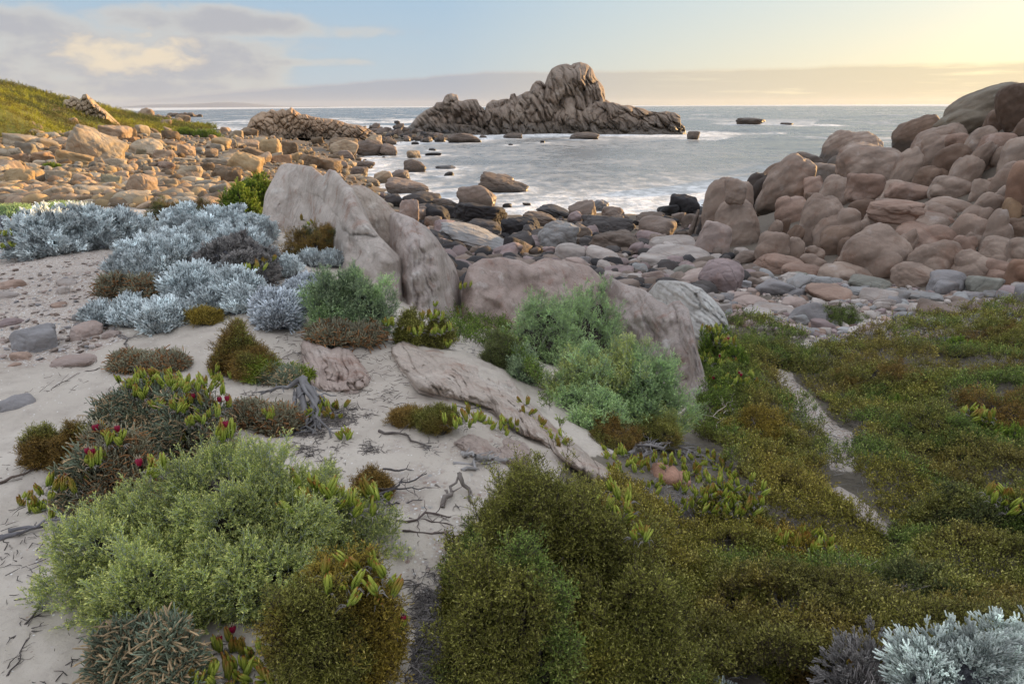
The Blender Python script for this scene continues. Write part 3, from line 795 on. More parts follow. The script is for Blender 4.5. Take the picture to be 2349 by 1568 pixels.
for (x, w) in ((470, 80), (560, 120), (660, 100), (760, 130), (860, 100), (960, 100), (1060, 100), (1150, 120), (1280, 140), (1400, 140), (1500, 120), (1600, 120), (1700, 100), (1800, 140), (1900, 120), (1990, 120), (2090, 100), (2150, 60)):
    q = pt_z(*[C2((x, x, 500, 500))[i] for i in (0, 2)], -7)
    SEAROCKS.append((q[0], q[1] + 4, 7 + w * 0.03))

inflate('rock_outcrop', [(562, 302), (570, 282), (576, 270), (588, 262), (600, 256), (612, 258), (622, 251), (634, 255), (648, 249), (656, 254), (668, 245), (676, 252), (690, 262), (702, 262), (715, 268), (735, 270), (760, 273), (782, 278), (800, 284), (822, 287), (838, 292), (862, 306)],
        [(562, 306), (862, 310)], 3.6, 22, .35, (60, 50), 13, 15, 1.3, 31, M_STACK, (1.5, 1.35, 1.15), 'mounded outcrop of jumbled brown blocks at the edge of the bay', 'jumbled block outcrop', sink=9, thick=9, step=1.2, dep0=136, bigc=.6)
inflate('rock_tor', [(140, 250), (146, 232), (150, 228), (158, 229), (166, 221), (176, 224), (184, 229), (190, 216), (198, 215), (204, 224), (210, 225), (214, 238), (222, 240), (230, 246), (240, 252), (248, 264)],
        [(140, 254), (248, 268)], 2.6, 12, .35, (55, 65), 9, 12, .9, 32, M_FIELD, (1.05, .98, .9), 'tall tor of tan boulders rising from the green hillside', 'tan hillside tor', sink=6, thick=6, step=1.0, dep0=depth_of(hit(175, 262)) + 1, bigc=.5)
# ------------------------------------------------------------------ boulders, one object each
TN = {'tan': (1, 1, 1), 'brown': (.62, .55, .5), 'pale': (1.2, 1.2, 1.2), 'grey': (.72, .78, .86), 'pink': (.98, .88, .85), 'red': (.9, .72, .62),
      'dark': (.2, .2, .21), 'black': (.1, .105, .12), 'purple': (.74, .65, .69), 'blue': (.72, .8, .86), 'green': (.64, .71, .67), 'gold': (1.05, .92, .7), 'umber': (.42, .37, .33)}
AUTO = []      # objects that still need a label: (obj, px, py, width in px, colour, group, noun)

def heroes(rows, conv, name, mat_, group, noun, seed0, sub=4, **kw):
    for i, row in enumerate(rows):
        box, roll, tint, label = row[:4]
        opt = row[4] if len(row) > 4 else {}
        bx = conv(box)
        a = dict(kw); a.update(opt); gw = a.pop('grow', 1.0)
        mx, my, hx_, hy_ = (bx[0] + bx[1]) / 2, (bx[2] + bx[3]) / 2, (bx[1] - bx[0]) / 2 * gw, (bx[3] - bx[2]) / 2
        bx = (mx - hx_, mx + hx_, my - hy_, my + hy_ * gw)
        (o, dep, c) = pxrock(name, bx, TN[tint], seed0 + i, roll=roll, mat_=mat_, sub=(3 if bx[1] - bx[0] < 32 else 4 if bx[1] - bx[0] < 100 else 5), **a)
        px, py = (bx[0] + bx[1]) / 2, (bx[2] + bx[3]) / 2
        tag(o, None, 'boulder' if 'boulder' in noun else 'rock', group)
        if label:
            o['label'] = label
            NAMED.append((px, py, label, bx[1] - bx[0]))
        else:
            AUTO.append((o, px, py, bx[1] - bx[0], tint, group, noun))
        if c[2] - o.matrix_world.to_scale()[2] * .8 < 0.25 and dep > 30:
            SEAROCKS.append((c[0], c[1], o.matrix_world.to_scale()[0]))

# right-hand mound of smooth warm granite boulders (C3 and C7 are survey sheets of the picture)
R3 = [
 ((180, 490, 695, 1080), 8, 'tan', 'tall twin-topped smooth boulder at the seaward foot of the granite mound', dict()),
 ((275, 612, 810, 1130), 14, 'tan', 'bulging smooth boulder leaning against the tall twin-topped one', dict()),
 ((325, 470, 690, 860), 6, 'tan', 'small rounded granite knob on top of the twin-topped boulder', dict(depth=24, k=5, sink=.0)),
 ((480, 730, 505, 860), 24, 'brown', 'dark hooked boulder overhanging a black cleft above the sea', dict()),
 ((590, 918, 560, 880), 26, 'tan', 'big leaning boulder with eroded rings on its face', dict()),
 ((790, 1000, 520, 650), 10, 'brown', None),
 ((840, 1200, 570, 770), 12, 'tan', None),
 ((1010, 1352, 385, 640), 4, 'tan', 'large domed boulder standing out against the sea', dict()),
 ((1100, 1530, 475, 740), 10, 'tan', 'wide hump-backed boulder in front of the large dome', dict()),
 ((1475, 1645, 485, 740), 5, 'tan', None), ((982, 1182, 675, 880), 8, 'tan', None),
 ((1165, 1382, 665, 850), 0, 'pink', 'pinkish round boulder balanced on a narrow pillar', dict(depth=24, sink=0, k=6)),
 ((1165, 1380, 810, 1040), 0, 'brown', 'narrow brown pillar under the balanced pinkish boulder'),
 ((855, 1150, 768, 1130), 10, 'tan', 'upright loaf-shaped boulder, tallest of the middle mound', dict()),
 ((950, 1200, 880, 1140), 16, 'tan', None), ((680, 878, 795, 985), -8, 'pink', 'rust stained egg boulder wedged beside the black cleft', dict()),
 ((1265, 1665, 850, 1080), 6, 'tan', 'wide round boulder with a ring-shaped worn cap', dict()),
 ((1340, 1640, 845, 985), 2, 'pink', 'flat oval cap of pinkish rock on the wide round boulder', dict(depth=18.5, sink=.0, k=5, base=940)),
 ((1350, 1600, 705, 870), 12, 'tan', None), ((1440, 1720, 693, 862), 14, 'pink', None), ((1265, 1500, 822, 960), 8, 'tan', None),
 ((1745, 1990, 688, 835), 12, 'tan', None), ((1730, 1960, 465, 700), 5, 'brown', None), ((1860, 2035, 545, 770), 12, 'tan', None), ((1630, 1812, 598, 765), 14, 'brown', None),
 ((1605, 1702, 515, 608), 0, 'tan', 'small round knob between two brown boulders near the mound crest', dict()), ((1890, 1985, 548, 640), 0, 'tan', None, dict()),
 ((1510, 1830, 287, 520), -22, 'brown', 'massive dark brown boulder where the mound drops to the sea', dict()),
 ((1605, 1950, 345, 545), -14, 'tan', 'long grey brown slab sloping up to the mound crest', dict()),
 ((1825, 2320, 85, 330), -16, 'green', 'huge greenish grey slab on the skyline of the mound', dict()),
 ((1825, 2130, 228, 380), -6, 'brown', None), ((2080, 2240, 235, 390), 4, 'brown', None),
 ((2195, 2460, 60, 330), -14, 'umber', 'dark angular boulder at the very top of the mound skyline', dict()),
 ((1965, 2130, 335, 520), 12, 'tan', None), ((2050, 2290, 350, 600), -6, 'pink', None), ((2230, 2440, 380, 620), 4, 'tan', None),
 ((1675, 1870, 393, 560), -6, 'tan', None), ((1830, 1985, 390, 500), 4, 'pink', None), ((1925, 2110, 455, 700), 26, 'tan', None), ((2115, 2320, 573, 810), 8, 'tan', None),
 ((2235, 2480, 560, 920), 4, 'red', 'tall reddish boulder cut by the picture edge'), ((1995, 2112, 697, 830), 0, 'tan', None), ((2075, 2165, 686, 790), 0, 'tan', None),
 ((2020, 2185, 795, 960), 22, 'tan', None), ((2112, 2255, 743, 910), 20, 'tan', None), ((2205, 2325, 822, 985), 2, 'gold', None), ((1655, 1970, 818, 950), 10, 'pale', None),
 ((1640, 1890, 862, 990), 14, 'tan', None), ((1560, 1855, 915, 1050), 10, 'tan', None), ((1380, 1580, 708, 870), 22, 'pale', None), ((2240, 2349, 555, 650), 0, 'tan', None),
 ((1375, 1450, 745, 850), 20, 'blue', None), ((2260, 2420, 960, 1060), 4, 'brown', None), ((1745, 1850, 400, 470), 0, 'tan', None), ((2140, 2260, 480, 600), 15, 'tan', None),
 ((425, 620, 660, 900), 20, 'dark', 'black wet slab in the cleft behind the twin-topped boulder', dict(depth=38)), ((1700, 1800, 620, 720), 15, 'brown', None),
]
heroes(R3, C3, 'granite_boulder', M_GRAN, 'smooth granite boulders of the mound', 'granite boulder', 300, sub=5, thick=0.9, sink=0.35, k=3.4, planes=4, amp=0.05, creases=0.015, grow=1.14, bulge=2)
R7 = [
 ((1020, 1425, 148, 400), 16, 'pink', 'large folded boulder with a flat leaning top above the pebble beach', dict()),
 ((925, 1130, 190, 480), 22, 'tan', None), ((680, 1085, 210, 525), 27, 'tan', 'long sloping whaleback boulder reaching down to the beach', dict()),
 ((1165, 1470, 295, 545), -24, 'tan', 'tilted wedge boulder below the folded one'), ((1005, 1290, 445, 600), 14, 'tan', None), ((50, 255, 222, 440), 0, 'tan', 'short rounded tooth of rock at the mound foot near the purple boulder', dict()),
 ((200, 360, 255, 430), 24, 'tan', None), ((45, 365, 375, 510), 8, 'pink', None), ((515, 735, 180, 375), -6, 'brown', None), ((620, 710, 255, 395), 0, 'brown', None),
 ((240, 362, 130, 335), 16, 'brown', None), ((185, 272, 105, 235), 16, 'brown', None), ((112, 215, 135, 270), 8, 'tan', None),
 ((1380, 1612, 98, 310), 22, 'pale', 'boulder crossed by a pale quartz vein'), ((1630, 1812, 70, 345), 10, 'tan', 'upright fin-shaped boulder at the right of the mound'),
 ((1450, 1652, 0, 205), 20, 'tan', None), ((1595, 1885, 265, 450), 22, 'tan', None), ((1795, 1980, 265, 430), 6, 'tan', None), ((1790, 1990, 410, 585), 6, 'red', 'dark reddish boulder overhanging the beach at the picture edge'),
 ((1420, 1690, 370, 570), 20, 'tan', None), ((1560, 1810, 355, 550), 24, 'pink', None), ((360, 500, 312, 420), 10, 'tan', None), ((355, 540, 375, 500), 14, 'tan', None),
 ((500, 720, 440, 560), 16, 'tan', None), ((580, 830, 420, 545), 24, 'tan', None), ((590, 700, 385, 470), 20, 'brown', None), ((1410, 1560, 240, 390), 18, 'pink', None),
 ((860, 1000, 240, 400), 14, 'brown', None), ((1100, 1390, 78, 200), 10, 'pink', None), ((1650, 1780, 485, 570), 8, 'pink', None), ((250, 520, 440, 540), 8, 'pink', None),
 ((1490, 1600, 230, 330), 15, 'tan', None), ((1810, 1960, 120, 250), -8, 'brown', None), ((280, 420, 480, 545), 10, 'pink', None), ((1290, 1420, 240, 330), 10, 'tan', None),
]
heroes(R7, C7, 'granite_boulder', M_GRAN, 'smooth granite boulders of the mound', 'granite boulder', 400, sub=5, thick=0.9, sink=0.35, k=3.4, planes=4, amp=0.05, creases=0.015, grow=1.16, bulge=2)

# shore rocks and cove edge
R2 = [
 ((25, 195, 512, 625), 6, 'gold', 'sunlit golden block on the point left of the bay'), ((185, 375, 530, 622), 8, 'umber', None), ((225, 335, 498, 580), 0, 'gold', None), ((330, 432, 555, 622), 15, 'brown', None),
 ((478, 565, 590, 637), 0, 'gold', 'small pointed rock with a gold side, alone in the bay'), ((585, 682, 602, 622), 0, 'dark', None), ((452, 592, 642, 722), 6, 'umber', 'large dark shark-fin rock standing in the bay'),
 ((280, 412, 708, 785), 0, 'gold', None), ((385, 502, 700, 760), 6, 'brown', None), ((345, 604, 755, 845), 10, 'brown', 'wide flat brown rock at the water line'), ((340, 462, 848, 915), 0, 'dark', None),
 ((440, 678, 825, 935), 8, 'dark', 'dark blue-grey dome rock behind the pale bedrock'), ((635, 775, 872, 935), 6, 'umber', None), ((788, 1006, 795, 925), 0, 'brown', 'pyramid rock with a lit left face at the bay edge', dict(k=14)),
 ((905, 1203, 733, 838), 12, 'umber', 'largest rock awash in the bay, flat-topped with pale streaks', dict(k=12)), ((1005, 1120, 730, 780), 4, 'brown', None), ((770, 882, 803, 835), 0, 'dark', None),
 ((720, 1070, 895, 1020), 5, 'black', 'biggest smooth black rock on the cove shore', dict(k=7)), ((545, 748, 915, 1020), 8, 'black', 'black rounded rock beside the pink rock spire', dict(k=6)),
 ((430, 552, 865, 1010), 0, 'pink', 'pink rock spire poking up behind the pale bedrock', dict(k=12, depth=30)), ((575, 692, 980, 1060), 0, 'umber', None), ((630, 840, 1005, 1100), 6, 'purple', 'smooth purple brown rock below the black ones', dict(k=5)),
 ((665, 1170, 1035, 1185), 14, 'blue', 'long layered blue and tan slab lying above the cove shore', dict(k=10)), ((800, 1040, 1000, 1090), 6, 'dark', None), ((1028, 1292, 980, 1105), 0, 'black', 'black salt-speckled rock in front of the cove', dict(k=7)),
 ((1135, 1400, 942, 1040), 10, 'umber', None), ((1225, 1484, 913, 990), 14, 'dark', None), ((1225, 1482, 995, 1170), 10, 'blue', 'pale blue-grey upright boulder among the dark shore rocks', dict(k=8)),
 ((1395, 1570, 1015, 1115), 14, 'umber', None), ((1472, 1565, 890, 945), 0, 'grey', 'blue-grey wet rock awash near the cove shore'), ((1562, 1668, 873, 948), 8, 'grey', 'rounded wet rock awash, right one of the pair'),
 ((1622, 1775, 920, 1010), 4, 'brown', None), ((1630, 1765, 968, 1045), 0, 'umber', None), ((1510, 1845, 975, 1085), 6, 'dark', 'stacked dark ledge with a dished top on the cove shore'),
 ((1565, 1885, 1040, 1190), 10, 'umber', 'big dark brown rounded rock in the middle of the cove rocks', dict(k=8)), ((1828, 2045, 978, 1105), 12, 'brown', 'freckled brown block sloping down to the right', dict(k=10)),
 ((2020, 2205, 850, 985), 4, 'black', 'black knob of rock against the foam beside the granite mound', dict(k=6)), ((1948, 2095, 908, 985), -10, 'black', None), ((1975, 2085, 970, 1050), 0, 'black', None),
 ((1815, 2005, 953, 1020), 0, 'umber', None), ((2130, 2190, 935, 1110), 14, 'umber', None), ((2180, 2260, 950, 1110), 14, 'dark', None),
 ((150, 250, 680, 745), 0, 'umber', None), ((175, 290, 650, 700), 6, 'umber', None), ((30, 140, 640, 700), 0, 'brown', None), ((215, 330, 750, 800), 8, 'gold', None), ((130, 240, 725, 770), 0, 'gold', None),
 ((60, 170, 590, 640), 0, 'brown', None), ((1040, 1160, 488, 520), 0, 'umber', 'low dark rock touching the foot of the sea stack'), ((1438, 1620, 484, 526), 0, 'umber', 'flat wet shelf rock in front of the sea stack'),
 ((2125, 2205, 478, 525), 0, 'umber', None), ((505, 552, 537, 556), 0, 'dark', None), ((608, 652, 577, 592), 0, 'dark', None), ((650, 776, 676, 698), 0, 'grey', 'flat grey rock with water washing over it'),
 ((698, 760, 711, 742), 0, 'dark', None), ((1262, 1292, 530, 546), 0, 'dark', None), ((1075, 1105, 549, 560), 0, 'dark', None), ((1038, 1105, 898, 925), 0, 'dark', None), ((1160, 1212, 896, 912), 0, 'umber', None),
 ((405, 440, 415, 432), 0, 'dark', None, dict(depth=210)), ((360, 420, 520, 560), 0, 'umber', None), ((700, 915, 487, 545), 4, 'umber', None), ((1900, 2000, 1080, 1180), 0, 'brown', None), ((2050, 2130, 1060, 1120), 0, 'umber', None),
]
heroes(R2, C2, 'shore_rock', M_SHORE, 'rocks along the edge of the bay', 'rock', 500, sub=4, thick=0.8, sink=0.25, k=9, amp=0.07, creases=0.05)
# two far rocks in the open sea
for bx, lab in (((1688, 1760, 270, 286), 'low rounded rock far out with spray blowing off it'), ((1790, 1822, 281, 288), 'tiny rock awash to the right of the far spray rock')):
    o, dep, c = pxrock('shore_rock', bx, TN['brown'], 777, mat_=M_STACK, sub=4, depth=depth_of(pt_z(1700, bx[3], -7)), thick=0.7, k=6)
    tag(o, lab, 'rock'); SEAROCKS.append((c[0], c[1], 4)); SEAROCKS.append((c[0] + 14, c[1], 5))

R6 = [
 ((225, 365, 490, 600), 0, 'dark', None), ((680, 968, 330, 520), 10, 'brown', None), ((755, 1170, 453, 610), 6, 'tan', 'low broad tan rock with small cobbles on it'), ((760, 1255, 555, 690), 8, 'tan', None),
 ((690, 1027, 625, 722), 4, 'tan', None, dict(k=7)), ((380, 672, 688, 800), -8, 'purple', 'smooth purple loaf-shaped stone', dict(k=5)), ((270, 572, 580, 710), 6, 'pale', None), ((645, 787, 695, 762), 4, 'blue', None, dict(k=5)),
 ((985, 1105, 665, 718), 0, 'green', None, dict(k=5)), ((803, 937, 685, 760), 0, 'tan', None), ((960, 1168, 695, 820), -16, 'green', 'striped green stone leaning on the pinkish log-shaped one', dict(k=6)),
 ((978, 1312, 745, 880), -10, 'pink', 'pinkish tan log-shaped boulder beside the purple one', dict(k=6)), ((1180, 1548, 665, 920), 4, 'purple', 'big smooth purple pink boulder at the head of the beach', dict(k=7)),
 ((1540, 1752, 720, 808), 0, 'blue', 'flattened blue-green oval stone right of the purple boulder', dict(k=5)), ((1163, 1437, 375, 625), 14, 'pink', 'angular pink and white block resting at the mound foot', dict(k=18)),
 ((1205, 1350, 615, 670), 0, 'tan', None), ((718, 817, 770, 840), 0, 'tan', None, dict(k=4)), ((1620, 1908, 815, 950), 6, 'grey', 'broad grey beach boulder with a thin crack', dict(k=9)), ((1400, 1768, 948, 1050), 6, 'pink', 'long flat pink slab with a fine white vein', dict(k=6)),
 ((1600, 1928, 1003, 1088), 8, 'tan', 'tan log-shaped stone lying across the beach', dict(k=6)), ((1490, 1742, 1043, 1108), 6, 'tan', None, dict(k=5)), ((1818, 2007, 958, 1040), 4, 'pink', None), ((2005, 2360, 865, 990), 10, 'red', 'orange brown wedge boulder on the shell grit'),
 ((1870, 2155, 988, 1170), -20, 'grey', 'leaning grey slab at the left of the small green bush', dict(k=14)), ((2040, 2250, 1135, 1230), 4, 'purple', 'grey violet rounded slab half under the small green bush'), ((1530, 1965, 1148, 1215), 2, 'pink', None),
 ((1510, 1567, 1068, 1104), 0, 'blue', 'little blue-grey cobble beside the tan log stone'), ((1390, 1535, 1048, 1185), 10, 'pink', None), ((1530, 1660, 1090, 1170), -10, 'pink', None), ((1833, 2047, 740, 815), 4, 'green', None, dict(k=6)),
 ((2043, 2275, 793, 865), 0, 'blue', None, dict(k=5)), ((1632, 1742, 788, 835), 0, 'tan', None), ((1415, 1568, 915, 970), 0, 'pink', None), ((1536, 1645, 883, 940), 0, 'pink', None), ((590, 800, 660, 700), 0, 'tan', None),
 ((1300, 1420, 470, 520), 0, 'tan', None), ((360, 480, 670, 750), 0, 'pale', None), ((470, 590, 655, 705), 0, 'tan', None), ((900, 1010, 750, 800), 0, 'green', None), ((1860, 2000, 890, 960), 4, 'grey', None), ((1960, 2080, 855, 920), 0, 'grey', None),
 ((1320, 1440, 925, 985), 0, 'grey', None), ((2190, 2300, 975, 1030), 0, 'tan', None), ((2130, 2230, 1270, 1330), 0, 'purple', None), ((2180, 2330, 1280, 1345), 0, 'grey', None), ((1440, 1560, 565, 625), 0, 'tan', None), ((1435, 1620, 590, 690), 4, 'brown', None),
 ((870, 985, 518, 560), 0, 'pale', 'pale oval cobble sitting on the low broad tan rock', dict(k=4, depth=24)), ((0, 280, 520, 700), 12, 'tan', None), ((400, 560, 760, 830), 0, 'tan', None), ((600, 760, 760, 840), 8, 'tan', None),
]
heroes(R6, C6, 'beach_rock', M_SHORE, 'stones on the small beach below the mound', 'rock', 600, sub=4, thick=0.85, sink=0.2, k=8, amp=0.04, creases=0.03)
R7b = [
 ((703, 1012, 520, 625), 2, 'green', 'large green-grey oval boulder on the beach at the mound foot', dict(k=6)), ((785, 1028, 618, 725), 2, 'tan', 'square-ended tan block under the green-grey oval one', dict(k=16)), ((920, 1095, 615, 695), 6, 'blue', None),
 ((1243, 1500, 480, 655), -6, 'grey', 'rounded grey boulder leaning on the mound beside the beach', dict(k=7)), ((1505, 1725, 515, 665), 6, 'green', 'craggy dark green boulder, rightmost large one on the beach', dict(k=14)), ((1718, 1890, 598, 675), 4, 'purple', None),
 ((1168, 1435, 713, 840), 12, 'brown', 'angular brown block above the right-hand heath', dict(k=18)), ((1165, 1362, 815, 875), 0, 'brown', None), ((1058, 1190, 808, 882), 0, 'grey', 'round grey cobble behind the right-hand heath', dict(k=5)), ((1315, 1375, 825, 880), -20, 'pale', None),
 ((1360, 1450, 832, 890), -10, 'pale', None), ((1420, 1540, 830, 890), 4, 'pale', None), ((1178, 1255, 663, 722), 0, 'blue', None, dict(k=16)), ((1793, 1877, 685, 727), 0, 'red', None, dict(k=5)), ((1845, 1990, 590, 725), 0, 'grey', None), ((1718, 1895, 722, 805), 8, 'brown', None),
 ((795, 882, 765, 830), 0, 'tan', None), ((700, 800, 815, 860), 0, 'tan', None), ((1100, 1240, 728, 800), 0, 'tan', None), ((945, 1010, 840, 880), 0, 'green', None), ((1020, 1105, 690, 740), 0, 'blue', None), ((1045, 1110, 732, 768), 0, 'grey', None),
 ((1095, 1210, 745, 785), 0, 'pink', None), ((1390, 1465, 630, 670), 0, 'pink', None), ((1530, 1590, 640, 685), 0, 'pink', None), ((1725, 1830, 630, 690), 4, 'grey', None), ((1580, 1640, 690, 728), 0, 'green', None), ((580, 650, 690, 735), 0, 'grey', None),
 ((620, 760, 715, 800), 6, 'tan', None), ((1060, 1370, 640, 700), 2, 'blue', None), ((660, 830, 600, 660), 4, 'blue', None), ((800, 885, 850, 905), 0, 'brown', None), ((980, 1070, 855, 890), 0, 'brown', None), ((480, 580, 960, 1010), 0, 'purple', None),
 ((550, 670, 965, 1020), 0, 'grey', None), ((235, 290, 1060, 1100), 0, 'blue', None), ((210, 270, 1110, 1140), 0, 'grey', None), ((300, 390, 610, 680), 0, 'grey', None), ((60, 160, 528, 575), 0, 'pale', None), ((300, 380, 555, 605), 0, 'red', None), ((225, 280, 525, 560), 0, 'pale', None), ((590, 680, 580, 605), 0, 'purple', None),
]
heroes(R7b, C7, 'beach_rock', M_SHORE, 'stones on the small beach below the mound', 'rock', 700, sub=4, thick=0.85, sink=0.2, k=8, amp=0.04, creases=0.03)

# left boulder beach: the large ones
R1 = [
 ((455, 790, 380, 620), 27, 'tan', 'huge tilted tan slab boulder, largest on the left beach', dict(k=10, planes=7)), ((385, 615, 515, 625), 16, 'gold', 'sunlit wedge boulder tucked under the huge tilted slab', dict(k=14)),
 ((660, 878, 335, 445), 8, 'pink', 'peaked pinkish brown boulder behind the huge slab', dict(k=16)), ((870, 1088, 428, 560), 6, 'pale', 'cream coloured domed boulder right of the huge slab', dict(k=9)), ((1740, 1896, 430, 565), 0, 'gold', 'nearly round golden boulder standing on the beach crest', dict(k=5)),
 ((1530, 1745, 525, 670), 16, 'gold', 'square golden block leaning left below the round boulder', dict(k=18)), ((210, 383, 515, 605), 0, 'red', 'cracked reddish boulder left of the sunlit wedge', dict(k=14)), ((50, 228, 630, 755), 4, 'gold', 'egg-shaped boulder at the far left of the beach', dict(k=6)),
 ((835, 1052, 655, 830), 14, 'pink', 'tall rounded pinkish boulder in the near row', dict(k=7)), ((755, 1045, 770, 885), 8, 'pale', 'broad pale boulder behind the silver bushes', dict(k=7)), ((850, 1052, 735, 820), 8, 'gold', None), ((300, 485, 735, 860), 4, 'tan', 'two-faced tan boulder with a dark notch in the near row', dict(k=16)),
 ((1190, 1355, 600, 700), 8, 'pale', 'smooth pale boulder left of the dark pitted rocks', dict(k=6)), ((1353, 1437, 590, 665), 0, 'umber', None), ((1433, 1615, 615, 735), 8, 'umber', 'dark pitted boulder with a golden edge', dict(k=9, creases=.12)), ((1500, 1612, 640, 745), 4, 'umber', None),
 ((1205, 1342, 748, 830), 4, 'brown', None), ((1055, 1190, 690, 775), 6, 'tan', None), ((320, 468, 640, 730), 6, 'tan', None), ((675, 802, 670, 775), 14, 'green', 'dark greenish tilted boulder in the near row'), ((2215, 2400, 420, 525), 4, 'brown', None), ((1600, 1765, 485, 585), 22, 'brown', None),
 ((30, 272, 400, 500), 8, 'tan', 'layered tan boulder below the scrub slope'), ((175, 292, 450, 515), 6, 'tan', None), ((55, 167, 573, 645), 0, 'gold', None), ((1888, 2012, 450, 540), 8, 'umber', None), ((1985, 2155, 525, 615), 14, 'brown', None), ((2120, 2290, 560, 650), 10, 'brown', None),
 ((1405, 1545, 735, 840), -8, 'grey', 'grey pinkish boulder beside the bright green shrub'), ((760, 855, 640, 720), 10, 'pink', None), ((930, 1132, 430, 490), 4, 'gold', None), ((1030, 1165, 500, 585), 6, 'pink', None), ((1188, 1315, 470, 555), 12, 'pink', None), ((1165, 1270, 265, 330), 8, 'brown', 'angular brown slab standing at the shore edge', dict(k=18)),
 ((675, 785, 410, 470), 0, 'tan', None), ((925, 1035, 495, 560), 6, 'green', None), ((480, 640, 655, 720), 6, 'gold', None), ((550, 770, 745, 830), 6, 'tan', None), ((70, 270, 735, 800), 4, 'tan', None), ((240, 330, 715, 780), 0, 'tan', None), ((440, 560, 760, 810), 0, 'pink', None),
 ((530, 640, 805, 880), 0, 'brown', None), ((640, 770, 830, 880), 4, 'pink', None), ((830, 975, 820, 880), 4, 'tan', None), ((1085, 1210, 760, 830), 4, 'pink', None), ((0, 60, 660, 720), 0, 'tan', None), ((150, 290, 590, 640), 4, 'tan', None), ((100, 320, 790, 850), 3, 'tan', None),
 ((1170, 1310, 555, 610), 6, 'tan', None), ((1370, 1530, 560, 620), 6, 'grey', None), ((960, 1070, 565, 620), 0, 'tan', None), ((1060, 1180, 580, 640), 4, 'purple', None), ((1370, 1460, 490, 550), 4, 'brown', None), ((1600, 1740, 430, 500), 10, 'pink', None), ((1690, 1800, 415, 470), 4, 'pale', None),
 ((1490, 1590, 430, 500), 0, 'grey', None), ((1540, 1640, 370, 430), 4, 'tan', None), ((1480, 1550, 350, 400), 0, 'pink', None), ((1610, 1730, 355, 415), 10, 'brown', None), ((1845, 1940, 355, 420), 8, 'brown', None), ((460, 525, 285, 335), 0, 'pink', None), ((1080, 1150, 300, 345), 0, 'pink', None),
 ((500, 630, 355, 400), 0, 'pink', None), ((385, 450, 425, 475), 0, 'red', None), ((310, 385, 460, 510), 0, 'tan', None), ((230, 320, 570, 610), 0, 'pale', None), ((620, 720, 595, 650), 0, 'tan', None), ((700, 840, 555, 640), 14, 'tan', None), ((2090, 2180, 415, 470), 0, 'umber', None), ((2200, 2300, 540, 600), 0, 'umber', None),
 ((1420, 1500, 820, 870), 0, 'tan', None), ((1280, 1370, 730, 780), 0, 'pale', None), ((1350, 1440, 680, 740), 0, 'umber', None), ((1610, 1720, 590, 660), 8, 'umber', None), ((730, 830, 485, 530), 0, 'pink', None), ((1010, 1080, 390, 430), 0, 'pale', None), ((965, 1060, 355, 400), 4, 'umber', None),
]
heroes(R1, C1, 'boulder', M_FIELD, 'sunlit boulders of the left beach', 'boulder', 800, sub=4, thick=0.85, sink=0.25, k=14, planes=8, amp=0.07, creases=0.05)

# ------------------------------------------------------------------ scattered rocks: shared shapes, one object each; the smallest as one mass
SHAPES = [lump(2000 + i, sub=3, k=(9, 14, 22, 8, 12, 30)[i % 6], planes=8, amp=0.07, creases=0.04) for i in range(18)]
SHAPES = [(v / np.abs(v).max(0), f) for v, f in SHAPES]
SHAPE_ME = {}
taken = [(a[1], a[2], a[3]) for a in AUTO] + [(n[0], n[1], n[3]) for n in NAMED]
taken_np = np.array(taken)

def scatter(poly, dmax_px, n, size, name, mat_, tints, group, noun, seed, spacing=0.55, flat=(0.45, 0.8), hero=True, sizepow=2.2):
    """Random rocks standing inside a picture region, biggest first, kept apart; sizes in metres."""
    rs = np.random.RandomState(seed)
    P_ = np.array(poly, float); lo, hi = P_.min(0), P_.max(0)
    cand = rs.uniform(lo, hi, (n * 6, 2)); cand = cand[in_poly(cand[:, 0], cand[:, 1], poly)]
    keep = []
    placed = []
    for px, py in cand:
        if len(keep) >= n:
            break
        q = hit(px, py); dep = depth_of(q)
        s = size[0] + (size[1] - size[0]) * rs.uniform() ** sizepow
        w = s / dep * FPX
        if w > dmax_px: w = dmax_px * rs.uniform(.6, 1); s = w * dep / FPX
        dd_ = np.hypot(taken_np[:, 0] - px, (taken_np[:, 1] - py) * 1.5)
        if (dd_ < (taken_np[:, 2] * 0.42)).any():
            continue
        if placed:
            pl = np.array(placed)
            if (np.hypot(pl[:, 0] - q[0], pl[:, 1] - q[1]) < spacing * (pl[:, 2] + s) * .5).any():
                continue
        placed.append((q[0], q[1], s)); keep.append((px, py, w, q, s))
    for px, py, w, q, s in keep:
        i = rs.randint(len(SHAPES)); t = tints[rs.randint(len(tints))]
        key = (name, i)
        if key not in SHAPE_ME:
            SHAPE_ME[key] = mesh_np(name, SHAPES[i][0], tris=SHAPES[i][1], mat=mat_)
        fl = rs.uniform(*flat)
        hs = np.array([s * .5, s * .5 * rs.uniform(.65, .95), s * .5 * fl])
        R = rot_euler(rs.uniform(-.3, .3), rs.uniform(-.3, .3), rs.uniform(0, 6.28))
        c = q + np.array([0, 0, hs[2] * rs.uniform(.3, .6)])
        col = np.array(TN[t]) * rs.uniform(.82, 1.18)
        o = put_rock(name, SHAPE_ME[key], c, hs, R, col)
        tag(o, None, 'boulder' if 'boulder' in noun else 'rock', group)
        AUTO.append((o, px, py, w, t, group, noun))

